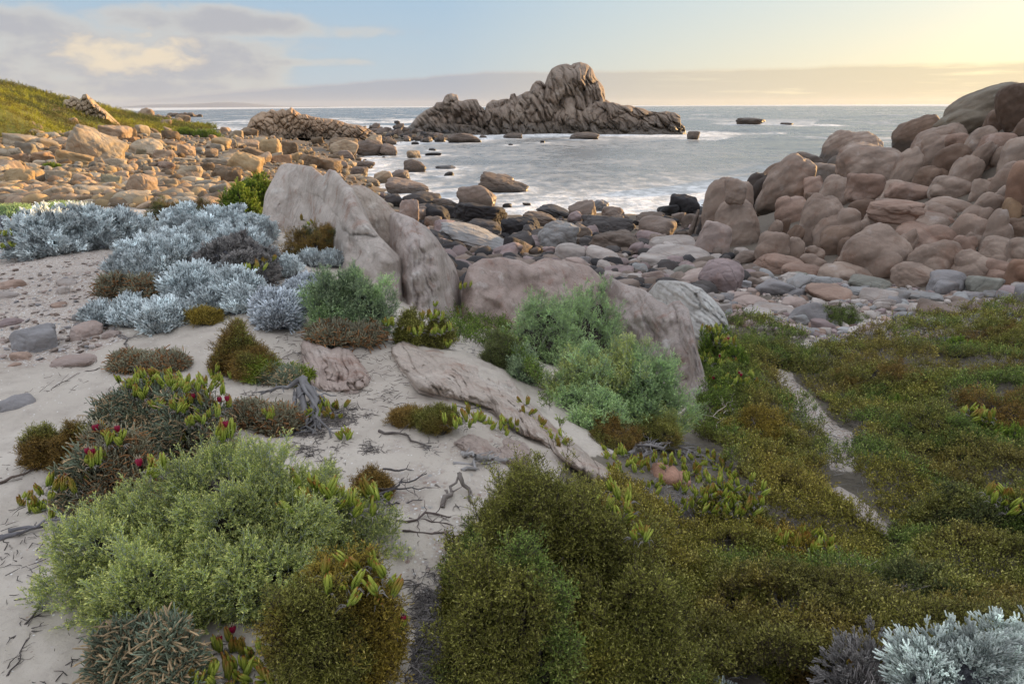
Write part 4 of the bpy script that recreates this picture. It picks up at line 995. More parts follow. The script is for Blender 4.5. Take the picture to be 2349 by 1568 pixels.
def mass(name, poly, n, size, mat_, tints, seed, label=None, flat=(.4, .8), sub=1, depth_w=1.3, extra=None, grow=0.0, sizepow=2.0):
    """Countless small stones as one object; each stone has its own colour."""
    rs = np.random.RandomState(seed)
    P_ = np.array(poly, float); lo, hi = P_.min(0), P_.max(0)
    cand = rs.uniform(lo, hi, (n * 3, 2)); cand = cand[in_poly(cand[:, 0], cand[:, 1], poly)][:n]
    base = [lump(3000 + i, sub=sub, k=9, planes=8, amp=0.05, creases=0.0) for i in range(8)]
    base = [v / np.abs(v).max(0) for v, f in base]; f = ico(sub)[1]
    nv = len(base[0]); V = np.empty((len(cand), nv, 3)); Cc = np.empty((len(cand), nv, 3))
    # meet the ground by a coarse table of depths
    tabx, taby = np.linspace(lo[0], hi[0], 26), np.linspace(lo[1], hi[1], 26)
    tab = np.array([[math.log(depth_of(hit(a, b_))) for b_ in taby] for a in tabx])
    for k, (px, py) in enumerate(cand):
        u = (px - lo[0]) / (hi[0] - lo[0]) * 25; w = (py - lo[1]) / (hi[1] - lo[1]) * 25
        i, j = min(24, int(u)), min(24, int(w)); u -= i; w -= j
        dep = math.exp(tab[i, j] * (1 - u) * (1 - w) + tab[i + 1, j] * u * (1 - w) + tab[i, j + 1] * (1 - u) * w + tab[i + 1, j + 1] * u * w)
        r_ = ray(px, py); V[k, 0] = r_ / (r_ @ (-_R[:, 2])) * dep + np.array([0, 0, CAM_Z])
        Cc[k, 0, 0] = dep
    g0 = ground(V[:, 0, 0], V[:, 0, 1])
    for k in range(len(cand)):
        dep = Cc[k, 0, 0]
        s = (size[0] + (size[1] - size[0]) * rs.uniform() ** sizepow) * (1 + grow * dep) * .5
        R = rot_euler(rs.uniform(-.4, .4), rs.uniform(-.4, .4), rs.uniform(0, 6.28)) @ np.diag([s, s * rs.uniform(.6, .9), s * rs.uniform(*flat)])
        c = np.array([V[k, 0, 0], V[k, 0, 1], max(g0[k], -0.3) + s * .25])
        V[k] = base[rs.randint(8)] @ R.T + c
        Cc[k] = np.array(TN[tints[rs.randint(len(tints))]]) * rs.uniform(.75, 1.25)
    F = (f[None] + (np.arange(len(cand)) * nv)[:, None, None]).reshape(-1, 3)
    me = mesh_np(name, V.reshape(-1, 3), tris=F, attrs={'tint': Cc.reshape(-1, 3)}, mat=mat_)
    o = newobj(name, me)
    tag(o, label, 'stones', kind='stuff')
    return o

def tinted(m, name):
    """Copy of a rock material whose tint is read per stone."""
    m2 = m.copy(); m2.name = name
    nt = m2.node_tree
    at_ = nt.nodes.new('ShaderNodeAttribute'); at_.attribute_name = 'tint'
    oi = [n for n in nt.nodes if n.type == 'OBJECT_INFO'][0]
    for l in list(oi.outputs['Color'].links):
        nt.links.new(at_.outputs['Color'], l.to_socket)
    return m2
M_FIELD_T, M_SHORE_T = tinted(M_FIELD, 'beach_boulder_small'), tinted(M_SHORE, 'shore_stone_small')

F_NEAR = [(-10, 385), (250, 380), (520, 390), (640, 370), (640, 470), (480, 470), (0, 470), (-10, 470)]
F_MID = [(-10, 335), (120, 320), (300, 310), (560, 305), (700, 300), (830, 310), (850, 350), (900, 350), (800, 390), (760, 385), (640, 380), (520, 395), (250, 385), (-10, 390)]
scatter(F_NEAR, 60, 85, (0.22, 1.1), 'boulder', M_FIELD, ['tan', 'gold', 'pink', 'tan', 'pale', 'brown', 'grey'], 'sunlit boulders of the left beach', 'boulder', 21, flat=(.5, .85))
scatter(F_MID, 50, 130, (0.5, 2.0), 'boulder', M_FIELD, ['tan', 'gold', 'pink', 'tan', 'brown', 'grey', 'umber', 'red'], 'sunlit boulders of the left beach', 'boulder', 22, flat=(.5, .85))
F_PT = [(740, 300), (860, 290), (960, 296), (1110, 316), (1090, 324), (900, 330), (905, 352), (840, 350), (800, 330)]
scatter(F_PT, 24, 110, (1.2, 3.4), 'shore_rock', M_SHORE, ['umber', 'brown', 'dark', 'umber'], 'rocks along the edge of the bay', 'rock', 23, flat=(.5, .85))
F_CV = [(790, 400), (880, 420), (950, 480), (1080, 505), (1220, 500), (1500, 500), (1620, 485), (1650, 560), (1500, 600), (1200, 590), (1060, 640), (1000, 580), (930, 510), (860, 440), (780, 400)]
scatter(F_CV, 70, 110, (0.5, 2.2), 'shore_rock', M_SHORE, ['dark', 'umber', 'brown', 'black', 'purple'], 'rocks along the edge of the bay', 'rock', 24, flat=(.5, .85))
F_BE = [(1200, 590), (1620, 575), (1740, 620), (2000, 640), (2349, 650), (2349, 740), (1900, 740), (1700, 745), (1560, 690), (1380, 640)]
scatter(F_BE, 60, 110, (0.2, 0.95), 'beach_rock', M_SHORE, ['tan', 'pink', 'grey', 'blue', 'purple', 'tan', 'brown'], 'stones on the small beach below the mound', 'rock', 25, flat=(.45, .7))
F_MD = [(1740, 560), (1850, 440), (2000, 400), (2100, 340), (2200, 280), (2349, 260), (2420, 640), (2280, 640), (2050, 650), (1800, 620)]
scatter(F_MD, 50, 16, (0.6, 1.4), 'granite_boulder', M_GRAN, ['tan', 'brown', 'pink', 'tan'], 'smooth granite boulders of the mound', 'granite boulder', 26, flat=(.8, 1.3), spacing=.8)

mass('boulder_field', [(-420, 320), (-40, 315), (120, 308), (300, 300), (600, 296), (860, 292), (930, 320), (900, 360), (800, 395), (850, 430), (900, 470), (640, 480), (-40, 475), (-420, 475)], 6600, (0.14, 0.5), M_FIELD_T,
     ['tan', 'gold', 'pink', 'brown', 'grey', 'umber', 'brown'], 31, 'countless small stones filling the gaps of the left boulder beach', grow=0.011)
mass('shore_stones', [(790, 400), (950, 480), (1080, 505), (1500, 500), (1620, 485), (1660, 580), (1740, 640), (1560, 690), (1400, 700), (1060, 690), (900, 600), (640, 510), (620, 475), (800, 470), (820, 440)], 1700, (0.2, 0.7), M_SHORE_T,
     ['dark', 'umber', 'black', 'brown', 'purple'], 32, 'small dark stones between the cove rocks')
mass('beach_stones', [(1400, 655), (1560, 650), (1700, 640), (2000, 650), (2420, 650), (2420, 790), (1880, 790), (1700, 750), (1560, 700)], 2400, (0.03, 0.2), M_SHORE_T,
     ['tan', 'pink', 'grey', 'blue', 'purple', 'pale', 'red', 'pale'], 33, 'small rounded pebbles of the beach below the mound', flat=(.35, .7), sub=2)
mass('pebbles', [(-40, 575), (240, 580), (225, 640), (210, 720), (290, 765), (230, 800), (-40, 840)], 1100, (0.006, 0.06), M_SHORE_T,
     ['pink', 'grey', 'tan', 'brown', 'pale', 'pale', 'brown'], 34, 'pebbles and broken shell on the sand left of the silver bushes', flat=(.2, .5), sizepow=3.5)

# flat stones bedded in the left-hand sand, named one by one
RS0 = [((22, 122, 752, 806), 0, 'grey', 'domed grey stone half buried in sand at the far left'), ((155, 228, 738, 772), 4, 'pink', 'flat pinkish stone on the sand left of the silver bush'), ((125, 226, 812, 838), 2, 'pink', 'long low pink stone nearly buried in the sand'),
       ((-10, 60, 640, 662), 3, 'red', 'long brown stone at the picture edge beside the grit'), ((3, 82, 905, 948), 0, 'grey', 'greenish grey rough stone flush with the sand'), ((235, 275, 755, 772), 0, 'pink', None), ((160, 190, 812, 822), 0, 'tan', None), ((25, 70, 805, 825), 0, 'red', None),
       ((0, 60, 725, 748), 4, 'purple', None), ((130, 180, 640, 655), 0, 'tan', None), ((170, 215, 715, 735), 0, 'blue', None), ((245, 292, 690, 708), 0, 'pink', None), ((0, 40, 668, 682), 0, 'tan', None), ((130, 158, 655, 668), 0, 'pale', None), ((10, 48, 830, 843), 0, 'red', None), ((120, 152, 692, 706), 0, 'red', None)]
heroes(RS0, lambda b_: b_, 'sand_stone', M_SHORE, 'stones lying on the left-hand sand', 'stone', 900, sub=4, thick=0.9, sink=0.5, k=7)

# ------------------------------------------------------------------ pale bedrock outcrops
def L(x0, x1, y0, y1, seed, **kw):
    return lobe(x0, x1, y0, y1, seed, **kw)
def groove_dir(px, tilt):
    d = ray(px, 600); a = -math.atan2(d[0], d[1]); t = math.radians(tilt)
    return rot_euler(0, 0, a) @ np.array([math.cos(t), 0.25, math.sin(t)])
BO = bpy.data.objects.new('bedrock_outcrop', None); ROOT.objects.link(BO); BO.location = hit(900, 690); BO.empty_display_size = .3
tag(BO, 'largest pale grey fluted outcrop, its left end behind the silver bushes', 'rock outcrop'); NAMED.append((830, 540, 'largest pale grey outcrop', 440))
cb = lambda L_: [(550.5 + x * .4974, 321.2 + y * .4974) for x, y in L_]
inflate('slab', cb([(104, 330), (115, 250), (150, 180), (185, 118), (230, 106), (330, 122), (385, 165), (412, 132), (440, 140), (480, 185), (520, 225), (560, 330), (640, 440), (740, 540), (748, 620)]),
        cb([(104, 400), (200, 410), (300, 450), (420, 510), (540, 610), (640, 690), (748, 735)]), .4, 60, .5, (60, 62), 95, 190, .1, 1, M_PALE, thick=2.0, sink=40, parent=BO, cellh=.7)
inflate('fold', cb([(462, 262), (486, 214), (520, 209), (560, 206), (600, 225), (640, 255), (690, 300), (735, 350), (766, 420), (772, 500), (752, 580)]),
        cb([(462, 300), (520, 352), (600, 424), (680, 494), (730, 556), (752, 592)]), .3, 34, .35, (50, 70), 44, 260, .07, 11, M_PALE, (1.0, .97, .93), thick=.8, sink=8, parent=BO, dep0=8.35)
inflate('dome', cb([(690, 340), (712, 332), (760, 345), (800, 360), (860, 400), (910, 455), (950, 515), (985, 565), (1005, 620), (1016, 690), (1008, 750)]),
        cb([(690, 620), (740, 690), (800, 750), (900, 790), (950, 800), (1008, 792)]), .42, 60, .4, (68, 88), 36, 420, .085, 13, M_PALE, (.94, .92, .94), thick=2.0, sink=40, parent=BO, cellh=.4)
inflate('spire', cb([(728, 630), (742, 565), (756, 572), (790, 640), (802, 720)]), cb([(728, 690), (760, 740), (802, 760)]), .14, 22, .3, (75, 80), 40, 200, .04, 14, M_PALE, (.95, .88, .85), thick=.5, sink=20, parent=BO, dep0=7.55)
inflate('bedrock_outcrop', [(1058, 700), (1062, 650), (1075, 610), (1105, 593), (1150, 590), (1195, 597), (1215, 606), (1250, 591), (1300, 598), (1350, 610), (1375, 630), (1390, 650), (1402, 700)],
        [(1058, 725), (1090, 742), (1150, 756), (1250, 765), (1330, 765), (1402, 765)], .42, 70, .5, (70, 60), 150, 200, .06, 2, M_PALE, (.82, .74, .73), 'smooth rounded purplish bedrock behind the upper green shrub', 'rounded purplish bedrock', thick=2.0, sink=40, cellh=.3)
inflate('bedrock_outcrop', [(1380, 655), (1400, 634), (1430, 650), (1480, 665), (1510, 690), (1530, 700), (1545, 690), (1560, 688), (1580, 710), (1592, 760), (1600, 800), (1615, 850), (1628, 890), (1632, 915)],
        [(1380, 760), (1420, 810), (1480, 850), (1560, 890), (1600, 922), (1632, 926)], .3, 45, .6, (48, 72), 62, 190, .1, 3, M_PALE, (.84, .82, .84), 'steep cracked grey outcrop rising behind the larger green shrub', 'steep cracked grey outcrop', thick=1.6, sink=40)
inflate('layered_rock', [(1488, 668), (1510, 644), (1550, 642), (1580, 650), (1610, 662), (1640, 690), (1660, 715), (1672, 742), (1676, 762)],
        [(1488, 700), (1550, 745), (1600, 770), (1640, 780), (1676, 776)], .3, 35, .8, (22, 38), 13, 60, .12, 4, M_SHALE, (.9, .9, .9), 'white flaky layered rock beside the steep grey outcrop', 'white flaky rock', thick=1.3, sink=26, cellh=.9)
inflate('bedrock_knoll', [(691, 788), (700, 775), (720, 780), (745, 790), (760, 800), (775, 792), (800, 800), (820, 825), (838, 850), (847, 872)],
        [(691, 805), (700, 845), (715, 884), (740, 893), (780, 894), (820, 891), (847, 882)], .2, 24, .9, (62, 80), 40, 110, .09, 5, M_PALE, (.9, .82, .8), 'small pinkish rock knoll poking out of the pale sand', 'pinkish rock knoll', step=1.8, low=True, sink=10, thick=.3)
inflate('bedrock_slab', [(898, 796), (925, 775), (960, 790), (1010, 800), (1050, 817), (1090, 828), (1130, 835), (1170, 860), (1200, 900), (1240, 945), (1290, 990), (1340, 1030), (1390, 1070), (1425, 1104)],
        [(898, 806), (925, 850), (960, 890), (1010, 905), (1080, 920), (1130, 936), (1150, 962), (1190, 992), (1240, 1012), (1300, 1062), (1360, 1102), (1425, 1128)], .24, 26, .9, (38, 62), 40, 190, .1, 6, M_PALE, (1.08, 1.05, 1.02), 'long low bedrock slab with running grooves crossing the sand', 'long low grooved slab', step=2.0, low=True, sink=10, thick=.35)
inflate('bedrock_slab', [(1038, 1008), (1080, 990), (1140, 992), (1200, 1010), (1242, 1040)], [(1038, 1018), (1080, 1050), (1150, 1070), (1242, 1066)], .13, 20, .9, (30, 50), 50, 80, .06, 7, M_PALE, (.84, .77, .75), 'low brownish rock among dead twigs in the middle sand', step=2.0, low=True, sink=8, thick=.25)
inflate('bedrock_slab', [(1898, 1120), (1925, 1114), (1970, 1140), (2010, 1172), (2035, 1202), (2044, 1226)], [(1898, 1130), (1930, 1160), (1970, 1196), (2010, 1222), (2044, 1238)], .2, 22, .9, (35, 45), 26, 90, .04, 8, M_PALE, (1.1, 1.1, 1.1), 'curved pale rock rib showing through the right-hand heath', 'pale rock rib', step=1.8, low=True, sink=8, thick=.3)
ls = [L(1490, 1560, 1070, 1110, 95, roll=8), L(1530, 1590, 1078, 1112, 96)]
o = fuse('red_stone', ls, 0.012, M_PALE, amp=0.02, freq=4, smooth_it=2, seed=10, color=(.95, .62, .5))
tag(o, 'small reddish stone among the succulents right of the heath mound', 'rock')

# ------------------------------------------------------------------ labels for the unnamed: colour, size and the nearest named landmark
CN = {'tan': 'tan', 'brown': 'brown', 'pale': 'pale', 'grey': 'grey', 'pink': 'pinkish', 'red': 'reddish', 'dark': 'dark', 'black': 'black', 'purple': 'purplish', 'blue': 'bluish', 'green': 'greenish', 'gold': 'golden', 'umber': 'dark brown'}
def short(l):
    w = l.split()
    for stop in (' where', ' with', ' at ', ' among', ' above', ' below', ' behind', ' beside', ' standing', ' near', ' between', ' overhanging', ' on ', ' reaching', ' leaning', ' in ', ' left of', ' right of', ' of the', ' wedged', ' balanced', ' lying', ' tucked', ' sloping', ' resting', ' crossed', ' half', ' nearly', ' showing', ' under', ' cut', ' flush', ' running', ' poking', ' awash', ' touching', ', '):
        i = l.find(stop)
        if i > 8: l = l[:i]
    return ' '.join(l.split()[:6])
sh = {}
for n in NAMED: sh.setdefault(short(n[2]), []).append(n)
LM = [(n[0], n[1], short(n[2])) for n in NAMED if len(sh[short(n[2])]) == 1]
LMx = np.array([(l[0], l[1]) for l in LM])
ORD = ['', 'second ', 'third ', 'fourth ', 'fifth ', 'sixth ', 'seventh ', 'eighth ', 'ninth ', 'tenth '] + [w + ' ' for w in 'eleventh twelfth thirteenth fourteenth fifteenth sixteenth seventeenth eighteenth nineteenth twentieth'.split()]
cnt = {}
rows = []
for o, px, py, w, t, group, noun in AUTO:
    dq = np.hypot(LMx[:, 0] - px, (LMx[:, 1] - py) * 1.6); j = int(np.argmin(dq))
    ddx, ddy = px - LM[j][0], (py - LM[j][1]) * 1.6
    side = ('right of' if ddx > 0 else 'left of') if abs(ddx) > abs(ddy) else ('in front of' if ddy > 0 else 'behind')
    size = 'tiny' if w < 14 else 'small' if w < 34 else 'middling' if w < 70 else 'large'
    rows.append((float(dq[j]), o, f'{size} {CN[t]} {noun}', f'{side} the {LM[j][2]}'))
rows.sort(key=lambda r: r[0])
for d_, o, a_, b_ in rows:
    k = cnt.get((a_, b_), 0); cnt[(a_, b_)] = k + 1
    o['label'] = f'{a_} {b_}' if k == 0 else f'{a_}, {ORD[min(k, 19)]}nearest {b_}'
# ------------------------------------------------------------------ sea surface, with foam where rocks break it
for (x, y, r) in SEAROCKS:
    near = np.abs(sx - x) + np.abs(sy - y) < r * 9 + 8
    dq = np.hypot(sx[near] - x, (sy[near] - y) * 0.8)
    foam[near] = np.maximum(foam[near], np.exp(-np.maximum(dq - r * 0.8, 0) / (1.2 + r * 0.4)))
gr = ground_raw(sx, sy)
foam = np.maximum(foam, 0.95 * smooth(-1.6, -0.15, gr))
surf = fbm(np.stack([sx * .012, sy * .02, sx * 0 + 3], 1), 4); surf2 = fbm(np.stack([sx * .05, sy * .03, sx * 0 + 8], 1), 4)
shoal = in_poly(spx, spy, [(380, 246), (1050, 243), (1050, 262), (900, 300), (820, 290), (560, 300), (440, 270)]) * smooth(600, 350, sd) + 0.8 * in_poly(spx, spy, [(1540, 262), (1900, 262), (1850, 296), (1640, 322), (1560, 318)]) * smooth(500, 250, sd)
foam = np.maximum(foam, np.clip(shoal, 0, 1) * smooth(-.05, .3, surf + .5 * surf2))
m, T = mat('sea_water')
pos = T.n('ShaderNodeNewGeometry').outputs['Position']
fo = T.n('ShaderNodeAttribute', attribute_name='foam').outputs['Fac']
op = T.n('ShaderNodeAttribute', attribute_name='open').outputs['Fac']
a = T.noise(T.map(pos, (0.05, 0.05, 0.1), rot=(0, 0, 0.15)), 1.0, 7, 0.62, 0.4)
b_ = T.noise(T.map(pos, (0.55, 0.4, 1), rot=(0, 0, -0.1)), 1.0, 6, 0.6, 0.3)
c_ = T.noise(T.map(pos, (0.016, 0.022, 1)), 1.0, 8, 0.6, 0.2)
# long streaks of milky foam in the bay, broken white caps outside
streak = T.step(T.math('ADD', T.math('MULTIPLY', a, 0.6), T.math('MULTIPLY', b_, 0.4)), 0.43, 0.62)
bay = T.math('ADD', 0.06, T.math('MULTIPLY', streak, 0.44))
caps = T.math('MULTIPLY', T.step(T.math('ADD', T.math('MULTIPLY', c_, 0.5), T.math('MULTIPLY', a, 0.5)), 0.535, 0.60), 0.9)
caps = T.math('ADD', caps, T.math('MULTIPLY', streak, 0.14))
f = T.n('ShaderNodeMix', {0: op, 2: bay, 3: caps}).outputs[0]
f = T.math('ADD', f, T.math('MULTIPLY', fo, T.math('ADD', 0.45, T.math('MULTIPLY', b_, 0.9))), clamp=True)
deep = T.mix(op, (0.12, 0.122, 0.114), (0.065, 0.08, 0.08))
rip = T.step(T.math('ADD', T.math('MULTIPLY', b_, 0.5), T.math('MULTIPLY', T.noise(T.map(pos, (1.6, 1.1, 1)), 1.0, 5, 0.65), 0.5)), 0.42, 0.6)
f = T.math('MULTIPLY', f, T.math('ADD', 0.55, T.math('MULTIPLY', rip, 0.55)), clamp=True)
col = T.mix(f, deep, T.mix(fo, (0.58, 0.575, 0.56), (0.88, 0.87, 0.85)))
rough = T.n('ShaderNodeMapRange', {0: f, 3: 0.22, 4: 0.75}).outputs[0]
fine = T.math('ADD', T.math('MULTIPLY', b_, 0.6), T.math('MULTIPLY', T.noise(T.map(pos, (1.6, 1.2, 1)), 1.0, 5, 0.6), 0.3))
finish(T, col, rough, fine, 1.0, 0.5, 0.5)
sna, snd = len(sea_az), len(sea_d)
ii = (np.arange(sna - 1)[:, None] * snd + np.arange(snd - 1)[None]).ravel()
sq = np.stack([ii, ii + 1, ii + snd + 1, ii + snd], 1)[:, ::-1]
sme = mesh_np('sea', np.stack([sx, sy, sz], 1), quads=sq, mat=m, attrs={'foam': foam, 'open': openw})
tag(newobj('sea', sme), kind='structure')
# ------------------------------------------------------------------ plants
def leaf_mat(name, trans=0.25, rough=0.6, fuzz=0.0):
    m, T = mat(name)
    c = T.n('ShaderNodeAttribute', attribute_name='tint').outputs['Color']
    p = T.n('ShaderNodeBsdfPrincipled', {'Base Color': c, 'Roughness': rough, 'Specular IOR Level': 0.3})
    if trans:
        t = T.n('ShaderNodeBsdfTranslucent', {'Color': c})
        p = T.n('ShaderNodeMixShader', {0: trans, 1: p, 2: t})
    T.n('ShaderNodeOutputMaterial', {0: p})
    return m
M_LEAF, M_FELT, M_WOOD, M_FLESH = leaf_mat('leaf'), leaf_mat('felted_leaf', 0.45, 0.9), leaf_mat('twig', 0, 0.85), leaf_mat('succulent_leaf', 0.12, 0.38)
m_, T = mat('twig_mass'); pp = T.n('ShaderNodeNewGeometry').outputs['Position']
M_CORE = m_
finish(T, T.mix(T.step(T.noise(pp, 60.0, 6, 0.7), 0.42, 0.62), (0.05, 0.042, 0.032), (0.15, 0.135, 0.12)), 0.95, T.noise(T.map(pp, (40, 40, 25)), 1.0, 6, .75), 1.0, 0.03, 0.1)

m_, T = mat('grey_twig_mass'); pp = T.n('ShaderNodeNewGeometry').outputs['Position']
M_CORE2 = m_
finish(T, T.mix(T.step(T.noise(pp, 45.0, 6, 0.7), 0.4, 0.62), (0.13, 0.13, 0.15), (0.4, 0.41, 0.44)), 0.95, T.noise(T.map(pp, (40, 40, 25)), 1.0, 6, .75), 1.0, 0.03, 0.1)

def tube(pts, rad, n=3, cap=True):
    """Tapered tube along points; returns verts, quads, t along it."""
    pts = np.asarray(pts, float); k = len(pts)
    rad = np.full(k, rad) if np.isscalar(rad) else np.asarray(rad, float)
    tg = np.gradient(pts, axis=0); tg /= np.linalg.norm(tg, axis=1)[:, None] + 1e-12
    up = np.array([0.31, 0.17, 0.93]); u = np.cross(tg, up); u /= np.linalg.norm(u, axis=1)[:, None] + 1e-9
    w = np.cross(tg, u); a = np.arange(n) / n * 2 * math.pi
    v = pts[:, None] + rad[:, None, None] * (np.cos(a)[None, :, None] * u[:, None] + np.sin(a)[None, :, None] * w[:, None])
    q = [(i * n + j, i * n + (j + 1) % n, (i + 1) * n + (j + 1) % n, (i + 1) * n + j) for i in range(k - 1) for j in range(n)]
    return v.reshape(-1, 3), np.array(q), np.repeat(np.linspace(0, 1, k), n)

class Geo:
    def __init__(self):
        self.v, self.q, self.c, self.n = [], [], [], 0
    def add(self, v, q, c):
        c = np.asarray(c, float)
        if c.ndim == 1: c = np.tile(c, (len(v), 1))
        self.v.append(v); self.q.append(np.asarray(q) + self.n); self.c.append(c); self.n += len(v)
    def arrays(self):
        return np.concatenate(self.v), np.concatenate(self.q), np.concatenate(self.c)
    def mesh(self, name, mat_):
        v, q, c = self.arrays()
        return mesh_np(name, v, quads=q, attrs={'tint': c}, mat=mat_)

def leafquad(p, d, side, L, W, fold=0.0):
    """A narrow leaf: two quads would be wasted at this size, one lozenge-like quad reads well."""
    e = p + d * L
    m = p + d * L * 0.5
    return np.array([p, m + side * W * .5 + 0, e, m - side * W * .5])

def unit(v): return v / (np.linalg.norm(v) + 1e-12)
rT = np.random.RandomState(77)
# every template: unit height, grows along +z; colours are (stem..tip) weights resolved at scatter time: c = a + b*w0 + ...
def t_silver(seed):
    rs = np.random.RandomState(seed); G = Geo()
    lean = rs.uniform(-.15, .15, 2)
    main = [np.array([lean[0] * t * t, lean[1] * t * t, t]) for t in (0, .4, .75, 1.0)]
    v, q, t = tube(main, [.036, .045, .066, .045]); G.add(v, q, np.stack([t, t * 0, t * 0], 1))
    for i in range(6):
        h = rs.uniform(.25, .8); a = i * 2.4 + rs.uniform(-.4, .4); L_ = rs.uniform(.25, .45)
        o = np.array([lean[0] * h * h, lean[1] * h * h, h]); dr = np.array([math.cos(a), math.sin(a), 0])
        pts = [o, o + dr * L_ * .45 + np.array([0, 0, L_ * .35]), o + dr * L_ * .55 + np.array([0, 0, L_])]
        v, q, t = tube(pts, [.032, .056, .042]); G.add(v, q, np.stack([h * .6 + t * .5, t * 0, t * 0], 1))
    return G.arrays()
def t_olearia(seed):
    rs = np.random.RandomState(seed); G = Geo()
    lean = rs.uniform(-.2, .2, 2)
    f = lambda t: np.array([lean[0] * t * t, lean[1] * t * t, t])
    v, q, t = tube([f(0), f(.5), f(.95)], [.018, .014, .008]); G.add(v, q, np.stack([t * 0.3, t * 0 + 1, t * 0], 1))
    branches = [(f, 0.2, 1.0, 16)]
    for i in range(3):
        h = rs.uniform(.2, .6); a = i * 2.1 + rs.uniform(-.5, .5); o = f(h); dr = np.array([math.cos(a), math.sin(a), 1.1]) * rs.uniform(.22, .34)
        g_ = lambda t, o=o, dr=dr: o + dr * t
        v, q, t = tube([g_(0), g_(1)], [.012, .006]); G.add(v, q, np.stack([t * .4, t * 0 + 1, t * 0], 1))
        branches.append((g_, 0.3, 1.0, 7))
    for g_, a0, a1, n in branches:
        for k in range(n):
            t = a0 + (a1 - a0) * (k + rs.uniform(0, .6)) / n; a = k * 2.39996 + rs.uniform(-.3, .3)
            ax = unit(g_(min(1, t + .02)) - g_(t)); s1 = unit(np.cross(ax, [.3, .9, .1])); s2 = np.cross(ax, s1)
            rad = math.cos(a) * s1 + math.sin(a) * s2
            d = unit(rad * rs.uniform(.6, 1.1) + ax * (0.5 + .9 * t)); side = unit(np.cross(d, ax))
            L_ = rs.uniform(.12, .19) * (1.1 - .3 * t)
            tip = max(0, t - .72) * 3.2
            G.add(leafquad(g_(t), d, side, L_, .052), [(0, 1, 2, 3)], np.array([[.1 + tip, 0, 0], [.3 + tip, 0, 0], [.6 + tip, 0, 0], [.3 + tip, 0, 0]]))
    return G.arrays()
def t_heath(seed, lw=.042, n1=11, n2=6):
    rs = np.random.RandomState(seed); G = Geo()
    lean = rs.uniform(-.3, .3, 2)
    f = lambda t: np.array([lean[0] * t * t, lean[1] * t * t, t])
    v, q, t = tube([f(0), f(.5), f(.97)], [.014, .01, .006]); G.add(v, q, np.stack([t * 0, t * 0 + 1, t * 0], 1))
    br = [(f, .3, 1.0, n1)]
    for i in range(4):
        h = rs.uniform(.15, .65); a = i * 1.7 + rs.uniform(-.5, .5); o = f(h); dr = np.array([math.cos(a), math.sin(a), 1.0]) * rs.uniform(.25, .4)
        g_ = lambda t, o=o, dr=dr: o + dr * t
        v, q, t = tube([g_(0), g_(1)], [.009, .005]); G.add(v, q, np.stack([t * 0, t * 0 + 1, t * 0], 1))
        br.append((g_, .35, 1.02, n2))
    for g_, a0, a1, n in br:
        for k in range(n):
            t = a0 + (a1 - a0) * (k + rs.uniform(0, .8)) / n; a = rs.uniform(0, 6.28)
            d = unit(np.array([math.cos(a), math.sin(a), rs.uniform(.2, 1.6)])); side = unit(np.cross(d, rs.normal(size=3)))
            tip = max(0, t - .75) * 4 * (rs.uniform() < .6)
            G.add(leafquad(g_(t), d, side, rs.uniform(.12, .19), lw), [(0, 1, 2, 3)], np.tile([tip, 0, 0], (4, 1)))
    return G.arrays()
def t_leafy(seed):
    rs = np.random.RandomState(seed); G = Geo()
    f = lambda t: np.array([0, 0, t])
    v, q, t = tube([f(0), f(1)], [.02, .01]); G.add(v, q, np.stack([t * 0, t * 0 + 1, t * 0], 1))
    for k in range(16):
        t = .2 + .8 * k / 16; a = k * 2.4; d = unit(np.array([math.cos(a), math.sin(a), .5 + t])); side = unit(np.cross(d, [0, 0, 1]))
        G.add(leafquad(f(t), d, side, .26, .13), [(0, 1, 2, 3)], np.tile([max(0, t - .6) * 2, 0, 0], (4, 1)))
    return G.arrays()
def t_samphire(seed):
    rs = np.random.RandomState(seed); G = Geo()
    n = 3 + rs.randint(3)
    for i in range(n):
        a = rs.uniform(0, 6.28); o = np.array([math.cos(a), math.sin(a), 0]) * rs.uniform(0, .15) + np.array([0, 0, rs.uniform(0, .3)]); H = rs.uniform(.35, .75)
        spike = float(rs.uniform() < .33); bend = rs.uniform(-.35, .35, 2) * (1 + spike)
        k = 9; ts = np.linspace(0, 1, k)
        pts = [o + np.array([bend[0] * t ** 1.5, bend[1] * t ** 1.5, H * (t - (.35 * t * t if spike else 0))]) for t in ts]
        r = .034 * (1 + .28 * np.cos(ts * 28)) * (1 if spike else .8); r[-1] *= .4
        v, q, t = tube(pts, r, 4); G.add(v, q, np.stack([t, t * 0, t * 0 + spike * np.clip(t * 2.5 - .4, 0, 1)], 1))
    return G.arrays()
TPL = {k: [f(s) for s in range(5)] for k, f in (('silver', t_silver), ('olearia', t_olearia), ('heath', t_heath), ('leafy', t_leafy), ('samphire', t_samphire))}
TPL['coarse'] = [t_heath(60 + s, .07, 8, 4) for s in range(4)]

